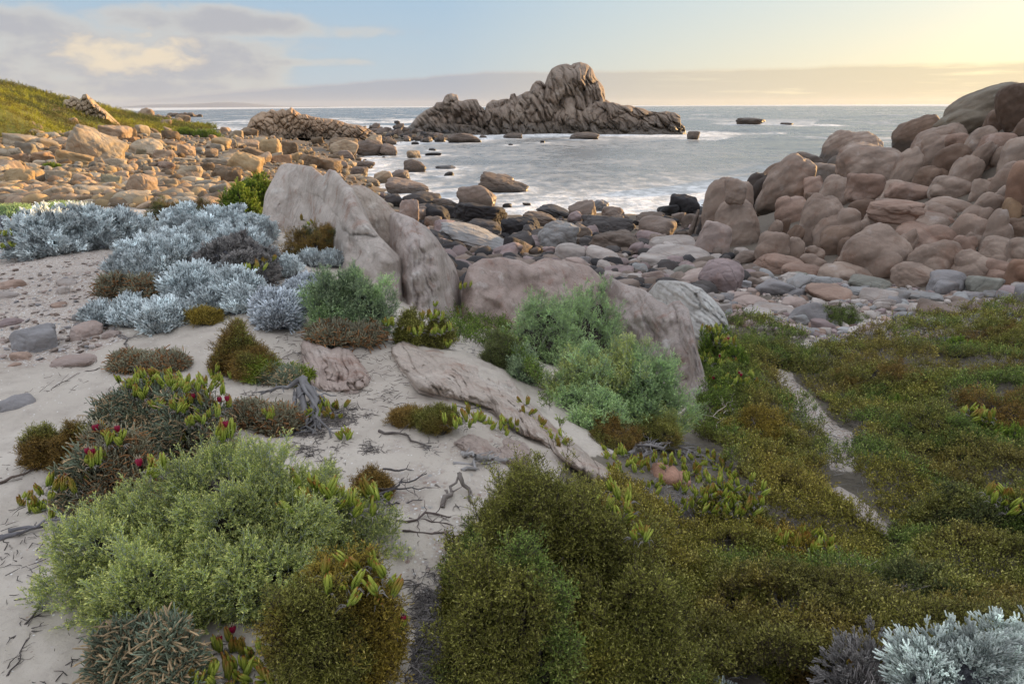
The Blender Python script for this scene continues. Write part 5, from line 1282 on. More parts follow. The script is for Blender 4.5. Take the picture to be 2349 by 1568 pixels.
def sprigs(kind, pos, dirs, scale, cols, seed=0, jitter=0.18):
    """Merge one sprig per position. cols: dict leaf, tip, stem, spike -> (n,3) or (3,)."""
    rs = np.random.RandomState(seed); n = len(pos); tp = TPL[kind]
    which = rs.randint(len(tp), size=n); tw = rs.uniform(0, 6.28, n)
    V, Q, C, base = [], [], [], 0
    bright = (rs.normal(1, jitter, n) * (1 + .35 * fbm(pos * 5.0 + seed, 2))).clip(.4, 1.8)
    for k, (v, q, w) in enumerate(tp):
        i = np.where(which == k)[0]
        if not len(i): continue
        z = dirs[i] / np.linalg.norm(dirs[i], axis=1)[:, None]
        h = np.stack([np.cos(tw[i]), np.sin(tw[i]), np.zeros(len(i))], 1)
        x = h - z * (h * z).sum(1)[:, None]; x /= np.linalg.norm(x, axis=1)[:, None] + 1e-9; y = np.cross(z, x)
        M = np.stack([x, y, z], 2) * scale[i][:, None, None]
        P_ = np.einsum('nij,vj->nvi', M, v) + pos[i][:, None]
        def col(nm):
            c = np.asarray(cols[nm], float)
            return (c[i] if c.ndim == 2 else np.tile(c, (len(i), 1)))[:, None, :]
        t = np.clip(w[:, 0], 0, 1)[None, :, None]
        c = col('leaf') * (1 - t) + col('tip') * t
        s = w[:, 1][None, :, None]; c = c * (1 - s) + col('stem') * s
        if 'spike' in cols:
            s = w[:, 2][None, :, None]; c = c * (1 - s) + col('spike') * s
        c = c * bright[i][:, None, None]
        V.append(P_.reshape(-1, 3)); C.append(c.reshape(-1, 3))
        Q.append((q[None] + (np.arange(len(i)) * len(v))[:, None, None] + base).reshape(-1, 4)); base += len(i) * len(v)
    return np.concatenate(V), np.concatenate(Q), np.concatenate(C)

PAL = {
 'silver': dict(leaf=(.78, .85, .86), tip=(.92, .97, .97), stem=(.36, .36, .38)),
 'lilac': dict(leaf=(.76, .79, .84), tip=(.90, .94, .97), stem=(.36, .35, .37)),
 'cream': dict(leaf=(.72, .78, .74), tip=(.90, .95, .90), stem=(.36, .34, .32)),
 'deadgrey': dict(leaf=(.38, .35, .33), tip=(.5, .47, .45), stem=(.2, .19, .19)),
 'olearia': dict(leaf=(.27, .37, .08), tip=(.74, .74, .26), stem=(.5, .54, .46)),
 'olearia_mid': dict(leaf=(.27, .44, .155), tip=(.59, .75, .34), stem=(.42, .47, .4)),
 'olearia_dark': dict(leaf=(.2, .31, .14), tip=(.5, .6, .34), stem=(.3, .34, .3)),
 'heath': dict(leaf=(.24, .24, .045), tip=(.56, .52, .16), stem=(.12, .09, .065)),
 'heath_brown': dict(leaf=(.27, .17, .04), tip=(.45, .30, .09), stem=(.12, .08, .055)),
 'heath_gold': dict(leaf=(.32, .24, .035), tip=(.66, .48, .11), stem=(.13, .085, .05)),
 'heath_green': dict(leaf=(.17, .25, .05), tip=(.42, .47, .13), stem=(.11, .09, .07)),
 'heath_dark': dict(leaf=(.12, .145, .045), tip=(.28, .28, .09), stem=(.1, .085, .07)),
 'green': dict(leaf=(.13, .22, .025), tip=(.3, .36, .05), stem=(.12, .1, .06)),
 'samphire': dict(leaf=(.22, .23, .16), tip=(.27, .33, .23), stem=(.27, .22, .16), spike=(.52, .38, .22)),
 'samphire_red': dict(leaf=(.25, .23, .15), tip=(.38, .36, .25), stem=(.2, .15, .1), spike=(.33, .17, .07)),
}
PLANTS = []
def domes(rows, ext=0.0):
    """Picture boxes (x0, x1, top, base) -> (centre x, y, z, rx, ry, rz)."""
    out = []
    for r in rows:
        x0, x1, yt, yb = r[:4]
        cx = (x0 + x1) / 2; q = hit(cx, yb); dep = depth_of(q)
        rx = (x1 - x0) / 2 * dep / FPX
        ry = rx * (r[4] if len(r) > 4 else 0.85)
        d = ray(cx, yb)[:2]; d = d / np.linalg.norm(d)
        rx *= 1 + ry * 0.8 / (dep + .01)
        c = q[:2] + d * ry * 0.9
        dt = ray(cx, yt); hd = math.hypot(*(q[:2])) + ry * .75
        top = CAM_Z + dt[2] / math.hypot(dt[0], dt[1]) * hd
        gz_ = ground(c[0], c[1])[0]; gz_ = min(gz_, q[2] + .15)
        out.append((c[0], c[1], gz_, max(.4 * rx, rx - ext * .5), ry, max(.04, top - gz_ - ext)))
    return out

def dome_points(ds, n, seed, shell=(0.78, 1.0), lump_=0.16, low=-0.05, up=0.7, clump=0.13, csize=.12, spread=.55):
    rs = np.random.RandomState(seed); P_, D_ = [], []
    area = np.array([(a * b_ + (a + b_) * h * 1.4) for _, _, _, a, b_, h in ds]); share = area / area.sum()
    for k, (cx, cy, cz, a, b_, h) in enumerate(ds):
        m = int(n * share[k]) + 4
        d = rs.normal(size=(m * 2, 3)); d /= np.linalg.norm(d, axis=1)[:, None]; d[:, 2] = np.abs(d[:, 2])
        # thin out the side that faces away
        tocam = -np.array([cx, cy]) / math.hypot(cx, cy)
        back = (d[:, :2] @ tocam < -0.15) & (d[:, 2] < .75)
        d = d[~back | (rs.uniform(size=len(d)) < .3)][:m]
        r = 1 + lump_ * fbm(d * 2.3 + seed * 1.7 + k, 3) * 1.5 + lump_ * .5 * fbm(d * 6 + seed, 2)
        # sprigs grow in rounded tufts with gaps between them
        mc = int(np.clip(a * h / csize ** 2 * 3.0, 8, 420))
        cd = rs.normal(size=(mc, 3)); cd /= np.linalg.norm(cd, axis=1)[:, None]; cd[:, 2] = np.abs(cd[:, 2])
        dots = d @ cd.T; j_ = dots.argmax(1); best = dots[np.arange(len(d)), j_]
        ang = np.arccos(np.clip(best, -1, 1)) / (1.6 / math.sqrt(mc))
        away = (d - cd[j_] * best[:, None]); away /= (np.linalg.norm(away, axis=1)[:, None] + 1e-6); away *= np.minimum(ang, 1)[:, None]
        r = r * (1 - clump * np.minimum(ang, 1.5) ** 2 + clump * .5 * rs.uniform(-1, 1, mc)[j_])
        r = r * rs.uniform(shell[0], shell[1], len(d))
        p = np.array([cx, cy, cz]) + d * np.array([a, b_, h]) * r[:, None]
        nrm = d / np.array([a, b_, h]); nrm /= np.linalg.norm(nrm, axis=1)[:, None]
        keep = np.ones(len(p), bool)
        for j, (x2, y2, z2, a2, b2, h2) in enumerate(ds):
            if j != k:
                keep &= (((p - np.array([x2, y2, z2])) / np.array([a2, b2, h2])) ** 2).sum(1) > .5
        g_ = ground(p[:, 0], p[:, 1]); keep &= p[:, 2] > g_ - .03
        p, nrm = p[keep], nrm[keep]
        P_.append(p); D_.append(nrm * (1 - up) + np.array([0, 0, up]) + away[keep] * spread + rs.normal(size=p.shape) * .2)
    return np.concatenate(P_), np.concatenate(D_)

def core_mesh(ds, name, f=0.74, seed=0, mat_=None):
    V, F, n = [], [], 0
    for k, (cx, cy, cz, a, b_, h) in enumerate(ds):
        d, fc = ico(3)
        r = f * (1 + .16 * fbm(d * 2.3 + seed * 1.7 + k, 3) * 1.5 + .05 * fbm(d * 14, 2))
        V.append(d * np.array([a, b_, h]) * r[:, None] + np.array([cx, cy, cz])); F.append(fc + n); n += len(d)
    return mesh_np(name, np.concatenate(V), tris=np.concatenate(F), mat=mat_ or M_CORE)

def branch_mesh(ds, name, n, seed, col=(.2, .17, .14), r=0.004, out=0.95):
    rs = np.random.RandomState(seed); G = Geo()
    for k in range(n):
        cx, cy, cz, a, b_, h = ds[rs.randint(len(ds))]
        d = rs.normal(size=3); d[2] = abs(d[2]); d /= np.linalg.norm(d)
        s = np.array([cx, cy, cz]) + rs.normal(size=3) * .1 * a; e = np.array([cx, cy, cz]) + d * np.array([a, b_, h]) * rs.uniform(.8, out)
        ts = np.linspace(0, 1, 5)[:, None]; w = rs.normal(size=3) * .1 * a
        pts = s + (e - s) * ts + w * np.sin(ts * 3.1)
        v, q, t = tube(pts, np.linspace(r * 1.8, r * .5, 5)); G.add(v, q, np.array(col) * rs.uniform(.6, 1.5))
    return G.mesh(name, M_WOOD)

def shrub(name, cat, label, rows, kind, pal, n, size, seed, group=None, mat_=None, up=.7, csize=.12, clump=.13, patches=(), lump_=.16, shell=(.78, 1.0), core=.74, core_mat=None, branches=40, hue=.0, mixpal=None, mixamt=.5, bcol=(.2, .17, .14)):
    ds = domes(rows, size * .75)
    base = Vector((ds[0][0], ds[0][1], ds[0][2]))
    root = bpy.data.objects.new(name, None); ROOT.objects.link(root); root.location = base; root.empty_display_size = .1
    tag(root, label, cat, group)
    pos, dirs = dome_points(ds, n, seed, up=up, lump_=lump_, shell=shell, csize=csize, clump=clump)
    rs = np.random.RandomState(seed + 1)
    sc = size * rs.uniform(.7, 1.3, len(pos))
    P_ = {k: np.tile(np.array(v, float), (len(pos), 1)) for k, v in PAL[pal].items()}
    if mixpal:
        f = smooth(-.1, .25, fbm(pos * 3.0 + seed, 3) + (mixamt - .5))[:, None]
        for k in P_:
            P_[k] = P_[k] * (1 - f) + np.array(PAL[mixpal].get(k, PAL[mixpal]['tip'])) * f
    v, q, c = sprigs(kind, pos, dirs, sc, P_, seed)
    off = np.array(base)
    me = mesh_np('foliage', v - off, quads=q, attrs={'tint': c}, mat=mat_ or M_LEAF)
    newobj('foliage', me, root)
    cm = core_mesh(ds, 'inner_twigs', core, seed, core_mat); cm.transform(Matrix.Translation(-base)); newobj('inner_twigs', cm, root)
    if branches:
        bm_ = branch_mesh(ds, 'branches', branches, seed + 5, r=.0028 + .0004 * depth_of(base), col=bcol); bm_.transform(Matrix.Translation(-base)); newobj('branches', bm_, root)
    return root

# ---- silver cushion bushes
SG = 'silver cushion bushes'
S = lambda lab, rows, n, size, seed, pal='silver', **k: shrub('cushion_bush', 'shrub', lab, rows, 'silver', pal, n, size, seed, SG, M_FELT, **{'branches': 120, 'bcol': (.22, .21, .24), 'shell': (.86, 1.0), 'up': .8, 'core_mat': M_CORE2, 'core': .74, 'csize': .1, 'clump': .24, **k})
S('large silver bush at the far left, feathery and widest of its kind', [(25, 190, 478, 590, .8), (110, 290, 470, 572, .8), (220, 350, 472, 560, .8)], 5200, .105, 1, up=.55)
S('silver bush with a flat top right behind the front dome', [(362, 500, 480, 560, .8), (440, 590, 474, 560, .8), (540, 636, 490, 560, .8)], 3600, .095, 2, up=.8)
S('front silver bush, a clear rounded dome in the left clump', [(255, 400, 548, 640, .8), (300, 522, 530, 628, .75)], 4200, .095, 3, up=.8)
S('pale silver bush bridging the flat-topped bush and the front dome', [(470, 620, 520, 600), (340, 480, 520, 590)], 2000, .09, 18, up=.8)
S('spreading silver bush filling the middle of the clump below the dome', [(380, 520, 600, 700, .9), (480, 620, 620, 720, .9)], 2600, .09, 19, up=.7)
S('small silver bush cut off by the left picture edge', [(-40, 32, 482, 560)], 600, .1, 4, pal='lilac')
S('grey dying bush with bare twigs between the silver domes', [(440, 650, 540, 645, .9), (500, 640, 570, 665, .8)], 2600, .07, 5, pal='deadgrey', up=.3)
S('low silver tuft at the foot of the clump, nearest the sand', [(325, 450, 680, 758), (262, 365, 672, 745)], 1700, .085, 6)
S('middle band of small silver tufts below the grey dying bush', [(420, 500, 606, 668), (490, 585, 604, 668)], 1500, .085, 7)
S('round silver tuft beside the succulent in the clump', [(598, 655, 575, 628), (640, 695, 588, 635)], 1200, .08, 8)
S('small silver tuft just in front of the brown heath clump', [(690, 745, 570, 612), (730, 790, 574, 612)], 800, .08, 9)
S('lilac white bush with open bare branching, lowest in the clump', [(580, 690, 668, 762), (650, 765, 640, 720)], 2300, .095, 10, pal='lilac', up=.5)
S('silver sprigs between the dome and the trailing samphire', [(430, 520, 668, 730), (520, 600, 660, 735)], 1100, .085, 11)
S('tiny silver tuft at the base of the fluted outcrop', [(858, 925, 610, 668)], 500, .08, 12)
S('small silver tuft low on the left side of the clump', [(200, 275, 690, 742)], 500, .08, 13)
shrub('dead_twig_tangle', 'shrub', 'patch of dead grey twigs on the right flank of the foreground mound', [(1370, 1460, 1170, 1290)], 'silver', 'deadgrey', 500, .035, 98, None, M_WOOD, up=.1, branches=260, bcol=(.26, .25, .27))
S('large creamy silver bush filling the lower right corner', [(1975, 2330, 1425, 1760, .7), (2150, 2480, 1412, 1700, .8)], 4600, .042, 14, pal='cream', up=.55, lump_=.22)
S('tangle of bare grey twigs left of the creamy corner bush', [(1845, 2060, 1480, 1700, .8)], 900, .034, 15, pal='deadgrey', up=.0, branches=900, core=.6, bcol=(.42, .38, .36), lump_=.3)
S('creamy sprigs poking up at the bottom edge', [(1460, 1590, 1548, 1640)], 180, .042, 16, pal='cream')
S('second tuft of creamy sprigs at the bottom edge, nearer the corner', [(1590, 1700, 1556, 1640)], 120, .042, 17, pal='cream')

# ---- grey-green daisy bushes
OG = 'grey green leafy shrubs'
O = lambda lab, rows, n, size, seed, pal='olearia_mid', **k: shrub('coastal_shrub', 'shrub', lab, rows, 'olearia', pal, n, size, seed, OG, M_LEAF, **{'csize': .1, 'clump': .26, 'core': .68, 'branches': 90, 'bcol': (.3, .3, .26), **k})
O('big yellow green shrub dominating the lower left foreground', [(150, 520, 1110, 1400, .8), (350, 800, 985, 1400, .8), (560, 905, 1090, 1330, .8), (220, 520, 1210, 1470, .6), (430, 760, 1180, 1440, .6)], 11500, .062, 21, pal='olearia', lump_=.26, up=.6, branches=160)
O('rounded green shrub, the upper one against the purplish bedrock', [(1150, 1340, 665, 830, .85), (1220, 1450, 645, 828, .75)], 4600, .08, 22, lump_=.2)
O('larger green shrub below the steep cracked outcrop', [(1215, 1480, 800, 960, .8), (1330, 1590, 790, 1000, .75), (1290, 1440, 890, 1000, .7)], 7400, .075, 23, lump_=.24, mixpal='olearia', mixamt=.4)
O('small dark green shrub between the two big green ones', [(1150, 1250, 800, 880)], 700, .08, 24, pal='olearia_dark')
O('dark green shrub on the right flank of the silver clump', [(700, 850, 585, 770, .8), (780, 915, 620, 780, .8)], 3800, .08, 25, pal='olearia_dark', lump_=.2, mixpal='olearia_mid', mixamt=.45)

# ---- heath
HG = 'low heath shrubs'
def H(lab, rows, n, size, seed, pal='heath', name='heath_shrub', **k):
    return shrub(name, 'shrub', lab, rows, 'coarse' if len(rows) == 2 and n == 1700 and rows[0][2] > 700 else 'heath', pal, n, size, seed, HG, M_LEAF, **{'branches': 60, 'lump_': .22, 'csize': .085, 'clump': .3, 'core': .66, **k})
H('large olive heath mound in the middle foreground, tipped with yellow', [(1050, 1400, 1085, 1480, .75), (1150, 1520, 1150, 1500, .7), (1010, 1330, 1230, 1640, .6), (1250, 1620, 1320, 1640, .7), (1100, 1330, 1060, 1300,   .7)], 15500, .062, 31, lump_=.3, mixpal='heath_green', mixamt=.2, branches=260)
H('golden brown heath at the foot of the big foreground shrub', [(660, 960, 1270, 1600, .7), (620, 860, 1330, 1660, .7)], 4800, .057, 32, pal='heath_gold', mixpal='heath', mixamt=.4, branches=160)
H('rusty brown heath tuft standing on the sand', [(487, 605, 735, 860), (520, 645, 790, 880)], 2300, .06, 33, pal='heath_brown', up=.5, mixpal='heath', mixamt=.3)
H('dark brown heath clump in front of the fluted outcrop', [(650, 770, 520, 600), (700, 826, 505, 590)], 2600, .075, 34, pal='heath_brown', mixpal='heath_dark', mixamt=.5)
H('dark heath clump behind the two left silver bushes', [(333, 440, 455, 520), (400, 505, 460, 520)], 1900, .09, 35, pal='heath_dark', mixpal='heath_brown', mixamt=.4)
H('brown green heath spreading low on the middle sand', [(890, 980, 940, 990), (950, 1062, 932, 1008)], 2400, .045, 36, pal='heath_brown', mixpal='heath', mixamt=.5)
H('reddish brown heath edging the left sand', [(65, 170, 975, 1080), (120, 235, 955, 1080)], 2600, .05, 37, pal='heath_brown', mixpal='heath', mixamt=.3)
H('olive heath under the dark green shrub of the clump', [(900, 985, 715, 790), (960, 1050, 730, 800)], 1700, .06, 38, pal='heath')
H('brown heath fringe in front of the larger green shrub', [(1330, 1480, 960, 1035), (1440, 1570, 950, 1040)], 2000, .05, 39, pal='heath_brown', mixpal='heath', mixamt=.4)
H('small dark green heath bush alone on the pebble beach', [(1855, 1990, 700, 752)], 1500, .06, 40, pal='heath_green', mixpal='heath_dark', mixamt=.4)
H('small dry heath bush left of the twisted driftwood', [(815, 905, 1085, 1160)], 900, .045, 41, pal='heath_brown', up=.4)
H('brown sprawl at the base of the silver clump', [(430, 520, 700, 752)], 700, .06, 42, pal='heath_gold')
H('yellow brown heath tuft below the big silver dome tuft', [(1090, 1200, 770, 850)], 900, .06, 43, pal='heath_dark')
hum = [(1640, 1880, 735, 850, 'green', 'dark green hummock left of the sandy track, nearest the beach'), (1600, 1720, 800, 930, 'green', 'bright green hummock beside the steep cracked outcrop'), (1900, 2130, 790, 920, 'heath', 'low olive hummock right of the track bend'),
       (2180, 2420, 712, 800, 'heath', 'long olive hummock below the angular brown block'), (2010, 2260, 880, 1040, 'heath_green', 'dark green hummock beside the sandy track'), (2150, 2420, 850, 1000, 'heath_brown', 'brown tinged hummock at the right picture edge'), (1640, 1830, 900, 1040, 'heath_gold', 'golden hummock below the green one by the outcrop'),
       (1670, 1860, 1010, 1130, 'heath', 'olive hummock on the left bank of the track'), (2060, 2300, 1070, 1250, 'heath_dark', 'darkest hummock, right of the pale rock rib'), (2200, 2460, 1040, 1260, 'heath_green', 'green hummock low at the right picture edge'), (1560, 1760, 1090, 1230, 'heath', 'olive hummock behind the succulent patch'),
       (1660, 1890, 1180, 1320, 'heath_gold', 'golden olive hummock left of the pale rock rib'), (1480, 1760, 1260, 1430, 'heath', 'yellow tipped hummock right of the foreground mound'), (1990, 2260, 1270, 1420, 'heath_dark', 'dark hummock above the creamy corner bush'), (1620, 1900, 1380, 1568, 'heath', 'olive hummock left of the grey twig tangle')]
for i, (a, b_, c_, d_, pal, lab) in enumerate(hum):
    pal2 = {'green': 'heath_green'}.get(pal, pal)
    sz = (d_ - c_)
    H(lab, [(a, b_, c_ + sz * .3, d_, .8), ((a + b_) / 2 - 20, b_ + 20, c_ + sz * .5, d_ + 10,   .8)], 1700, .055 + .0035 * depth_of(hit((a + b_) / 2, d_)), 60 + i, pal=pal2, mixpal='heath' if pal2 != 'heath' else 'heath_brown', mixamt=.35)
# bright green shrub beside the outcrop
shrub('coastal_shrub', 'shrub', 'bright green leafy shrub against the left end of the fluted outcrop', [(505, 600, 420, 498, .9), (550, 640, 395, 492, .9)], 'leafy', 'green', 2600, .1, 90, OG, M_LEAF, lump_=.2)
shrub('coastal_shrub', 'shrub', 'low bright green succulent shrub at the foot of the steep cracked outcrop', [(1590, 1690, 745, 850), (1620, 1720, 790, 890)], 'leafy', 'green', 1500, .06, 94, None, M_LEAF, lump_=.2, branches=20)
shrub('coastal_shrub', 'shrub', 'yellow green leafy shrub in the heath at the right edge', [(2210, 2300, 950, 1010), (2270, 2349, 970, 1030)], 'leafy', 'green', 420, .05, 95, None, M_LEAF, lump_=.2, branches=20)
shrub('coastal_shrub', 'shrub', 'small yellow green leafy tuft in the upper right heath', [(2150, 2230, 770, 815)], 'leafy', 'green', 240, .06, 96, None, M_LEAF, lump_=.2, branches=20)
shrub('coastal_shrub', 'shrub', 'small yellow green leafy tuft in the middle of the right heath', [(2030, 2090, 905, 950)], 'leafy', 'green', 160, .05, 97, None, M_LEAF, lump_=.2, branches=20)
shrub('beach_shrub', 'shrub', 'low bright green shrub out among the beach boulders', [(395, 455, 291, 312), (440, 512, 294, 318)], 'leafy', 'green', 1200, .35, 91, None, M_LEAF, lump_=.1, branches=0)
shrub('beach_shrub', 'shrub', 'tiny yellow green shrub between boulders at the left', [(98, 140, 374, 392)], 'leafy', 'green', 300, .16, 92, None, M_LEAF, branches=0)
shrub('beach_shrub', 'shrub', 'pale blurred green shrub behind the leftmost silver bush', [(-20, 90, 468, 500), (60, 200, 466, 492)], 'olearia', 'olearia_mid', 1500, .12, 93, None, M_LEAF, branches=0)

# ---- samphire
def SA(lab, rows, n, size, seed, pal='samphire', **k):
    return shrub('samphire_plant', 'plant', lab, rows, 'samphire', pal, n, size, seed, 'samphire plants', M_LEAF, **{'branches': 50, 'core': .5, 'bcol': (.3, .26, .22), **k})
SA('blue green samphire with tan spikes in front of the big shrub', [(205, 480, 1390, 1600, .6), (330, 500, 1410, 1620, .6)], 2300, .062, 101, up=.75)
SA('sprawling samphire with tan spikes on the left sand', [(230, 460, 870, 1010, .9), (330, 560, 900, 1080, .8), (150, 400, 960, 1180, .7)], 3600, .07, 102, up=.7, mixpal='samphire_red', mixamt=.45)
SA('reddish samphire trailing down the left side of the silver clump', [(222, 310, 620, 690), (280, 390, 625, 690)], 600, .1, 103, 'samphire_red', up=.8)
SA('dry samphire patch behind the succulents on the sand', [(250, 350, 805, 858), (320, 445, 812, 862)], 1500, .07, 104, 'samphire_red', up=.5)
SA('samphire skirt below the dark green shrub', [(700, 830, 735, 800), (780, 900, 740, 800)], 900, .09, 105, 'samphire_red', up=.8)
SA('green spreading samphire beside the pinkish rock knoll', [(560, 650, 815, 880), (620, 728, 840, 892)], 1100, .06, 106, 'samphire', up=.5, mixpal='green', mixamt=.6)
SA('samphire between the succulents and the driftwood stump', [(520, 640, 915, 985), (590, 700, 930, 1000)], 1000, .065, 107, 'samphire_red', up=.6)

# ---- pigface succulents
def finger(G, o, d, bend, L_, W, c0, c1, tipc):
    ts = np.linspace(0, 1, 6); pts = [o + d * L_ * t + bend * L_ * t * t * .5 for t in ts]
    r = W * np.array([.6, .92, 1.0, .95, .78, .3])
    v, q, t = tube(pts, r, 4)
    t = t[:, None]; c = np.array(c0) * (1 - t) + np.array(c1) * t; s = np.clip((t - .72) / .28, 0, 1) ** 1.5
    G.add(v, q, c * (1 - s) + np.array(tipc) * s)
def pig_mesh(seed, shoots, spread, redness=.2, long_=1.0):
    rs = np.random.RandomState(seed); G = Geo()
    for k in range(shoots):
        a = rs.uniform(0, 6.28); r = spread * math.sqrt(rs.uniform()); o = np.array([math.cos(a) * r, math.sin(a) * r, rs.uniform(0, .02)])
        red = rs.uniform() < redness
        ax = unit(np.array([rs.normal() * .35, rs.normal() * .35, 1])); m = rs.randint(4, 9)
        for j in range(m):
            b_ = j * 2.4 + rs.uniform(-.3, .3); s1 = unit(np.cross(ax, [1, .2, 0])); s2 = np.cross(ax, s1); out = math.cos(b_) * s1 + math.sin(b_) * s2
            d = unit(ax + out * rs.uniform(.12, .42)); L_ = rs.uniform(.04, .06) * long_
            g0 = np.array([.2, .28, .04]); g1 = np.array([.46, .5, .08]) * rs.uniform(.8, 1.15)
            if red: g1 = np.array([.38, .24, .05])
            finger(G, o + out * .006 + ax * (j // 2) * .008, d, -out * .45 + ax * .2, L_, .0062, g0, g1, (.42, .15, .05) if rs.uniform() < .45 else g1)
        # grey dead leaves and runner below
        for j in range(5):
            dd_ = unit(np.array([rs.normal(), rs.normal(), .1])); p0 = o + dd_ * .01
            l_ = rs.uniform(.015, .04); v, q, t = tube([p0, p0 + dd_ * l_ * .5 + [0, 0, .004], p0 + dd_ * l_ - [0, 0, .012]], [.0025, .0025, .001], 3); G.add(v, q, np.array([.3, .27, .24]) * rs.uniform(.5, 1.2))
    return G.mesh('leaves', M_FLESH)
PIGS = [pig_mesh(40 + i, (6, 12, 9, 17, 4, 10)[i], (.06, .13, .10, .17, .05, .12)[i], (.06, .1, .15, .08, .4, .05)[i]) for i in range(6)]
def fruit_mesh():
    G = Geo()
    v, q, t = tube([(0, 0, 0), (0, 0, .012), (0, 0, .024), (0, 0, .032)], [.007, .0125, .013, .008], 8); G.add(v, q, (.3, .012, .05))
    for k in range(6):
        a = k * 1.05; v, q, t = tube([(math.cos(a) * .006, math.sin(a) * .006, .03), (math.cos(a) * .011, math.sin(a) * .011, .042)], [.003, .0008], 3); G.add(v, q, (.5, .42, .3))
    return G.mesh('fruit', M_FLESH)
FRUIT = fruit_mesh()
pigs = [(300, 880, 2, 1.0), (345, 872, 1, 1.0), (385, 880, 1, 1), (430, 890, 2, 1), (470, 900, 5, 1), (330, 905, 0, 1), (445, 925, 1, .9), (405, 945, 0, 1.0), (420, 1000, 5, 1), (360, 940, 0, .9), (465, 960, 2, .9), (510, 935, 4, 1), (505, 1000, 0, 1), (240, 1000, 4, 1),
        (160, 1120, 1, 1), (100, 1165, 0, 1), (140, 1165, 5, .9), (60, 1150, 4, .8), (345, 1085, 0, 1), (210, 1060, 0, 1), (270, 1010, 0, 1), (505, 840, 5, .95), (505, 870, 2, .9), (722, 945, 2, .95), (760, 960, 4, 1), (790, 1010, 0, .95), (745, 935, 4, 1), (610, 960, 0, .9), (785, 935, 4, .9),
        (590, 615, 1, 1.25), (620, 600, 4, 1.2), (890, 745, 0, 1.1), (960, 760, 5, 1.0), (985, 730, 1, 1.0), (1010, 760, 2, 1), (1030, 790, 0, 1), (1000, 700, 0, 1), (1075, 660, 5, 1.2), (1050, 720, 1, 1.1),
        (1060, 960, 1, .95), (1095, 965, 0, .9), (1130, 975, 2, .9), (1160, 985, 5, .9), (1210, 950, 4, .9), (1240, 970, 4, .8), (1265, 1000, 2, .8), (1290, 1020, 4, .8), (1090, 930, 4, .9), (1200, 925, 4, .9),
        (1400, 1045, 2, 1), (1430, 1060, 3, .95), (1470, 1075, 1, .9), (1510, 1060, 5, 1), (1550, 1070, 3, 1), (1590, 1090, 1, 1), (1620, 1110, 3, 1), (1660, 1100, 5, 1), (1690, 1130, 3, 1), (1640, 1150, 1, 1), (1600, 1160, 2, 1), (1680, 1180, 5, 1), (1720, 1160, 1, 1), (1560, 1130, 0, 1), (1650, 1065, 1, 1), (1610, 1050, 5, 1),
        (1420, 1160, 5, 1.1), (1430, 1200, 0, 1), (1410, 1085, 0, .9), (1500, 1120, 2, .9), (1530, 1165, 5, .9), (1470, 1240, 0, .8), (1850, 1420, 0, .9), (1790, 1370, 4, .8), (1950, 1520, 4, .7), (2100, 1240, 4, .9), (680, 1140, 5, 1.25), (820, 1160, 2, 1.1), (850, 1150, 4, 1.3), (790, 1330, 1, .95), (890, 1370, 4, .95), (930, 1430, 0, .8),
        (520, 1530, 1, .95), (560, 1545, 5, .95), (600, 1560, 1, .95), (470, 1550, 0, .95), (530, 1480, 4, .9), (1650, 830, 3, 1.3), (1670, 790, 1, 1.3), (1640, 880, 3, 1.2), (1700, 870, 3, 1.2), (1620, 760, 1, 1.3), (1645, 760, 5, 1.2), (1660, 950, 1, 1), (1780, 1240, 0, 1), (1850, 1250, 1, 1),
        (700, 505, 4, 1.4), (720, 515, 4, 1.3), (10, 565, 3, 1.2), (15, 540, 2, 1.3), (2250, 960, 1, 1.3), (2300, 1150, 1, 1.2), (2050, 950, 0, 1.1), (1890, 1255, 5, 1.0), (1760, 1300, 0, 1.0), (2000, 1010, 0, 1.0)]
fruits = {6, 11, 13, 14, 18, 19, 20, 12, 85, 86, 87, 88, 89, 80, 74}
def canopy_h(x, y):
    """Height of the heath carpet above the ground."""
    return 0.05 + 0.16 * smooth(-.35, .6, fbm(p2(x, y, 1.1, 6.6), 3)) + 0.05 * fbm(p2(x, y, 4.0, 2.2), 2)

# surfaces that small plants can stand on: shrubs already built, else the ground
dg0 = bpy.context.evaluated_depsgraph_get()
dg0.update()
def stand(px, py):
    d = Vector(ray(px, py)).normalized(); o = Vector((0, 0, CAM_Z)); 
    ok, loc, nrm, idx, ob, mt = scene.ray_cast(dg0, o, d)
    if ok: return np.array(loc)
    return hit(px, py)

TRAITS = ['yellow green', 'red tipped', 'upright', 'spreading', 'short fingered', 'plump']
pcount = {}
LMP = [(590, 610, 'the silver clump'), (400, 930, 'the sprawling samphire'), (120, 1150, 'the lower left sand edge'), (500, 860, 'the rusty heath tuft'), (740, 950, 'the driftwood stump'), (1000, 740, 'the fluted outcrop foot'), (1130, 960, 'the long low slab'),
       (1250, 990, 'the narrow creased spine'), (1420, 1180, 'the foreground heath mound'), (1560, 1080, 'the small reddish stone'), (1680, 1150, 'the succulent bank right of the mound'), (680, 1140, 'the big foreground shrub'), (560, 1530, 'the spiked blue green samphire'),
       (1660, 830, 'the steep cracked outcrop'), (1850, 1300, 'the pale rock rib'), (800, 1340, 'the golden brown heath'), (1850, 1450, 'the grey twig tangle'), (705, 510, 'the dark brown heath clump'), (10, 555, 'the leftmost silver bush'), (2200, 1000, 'the right-hand hummocks'), (850, 1155, 'the small dry heath bush')]
rs = np.random.RandomState(8)
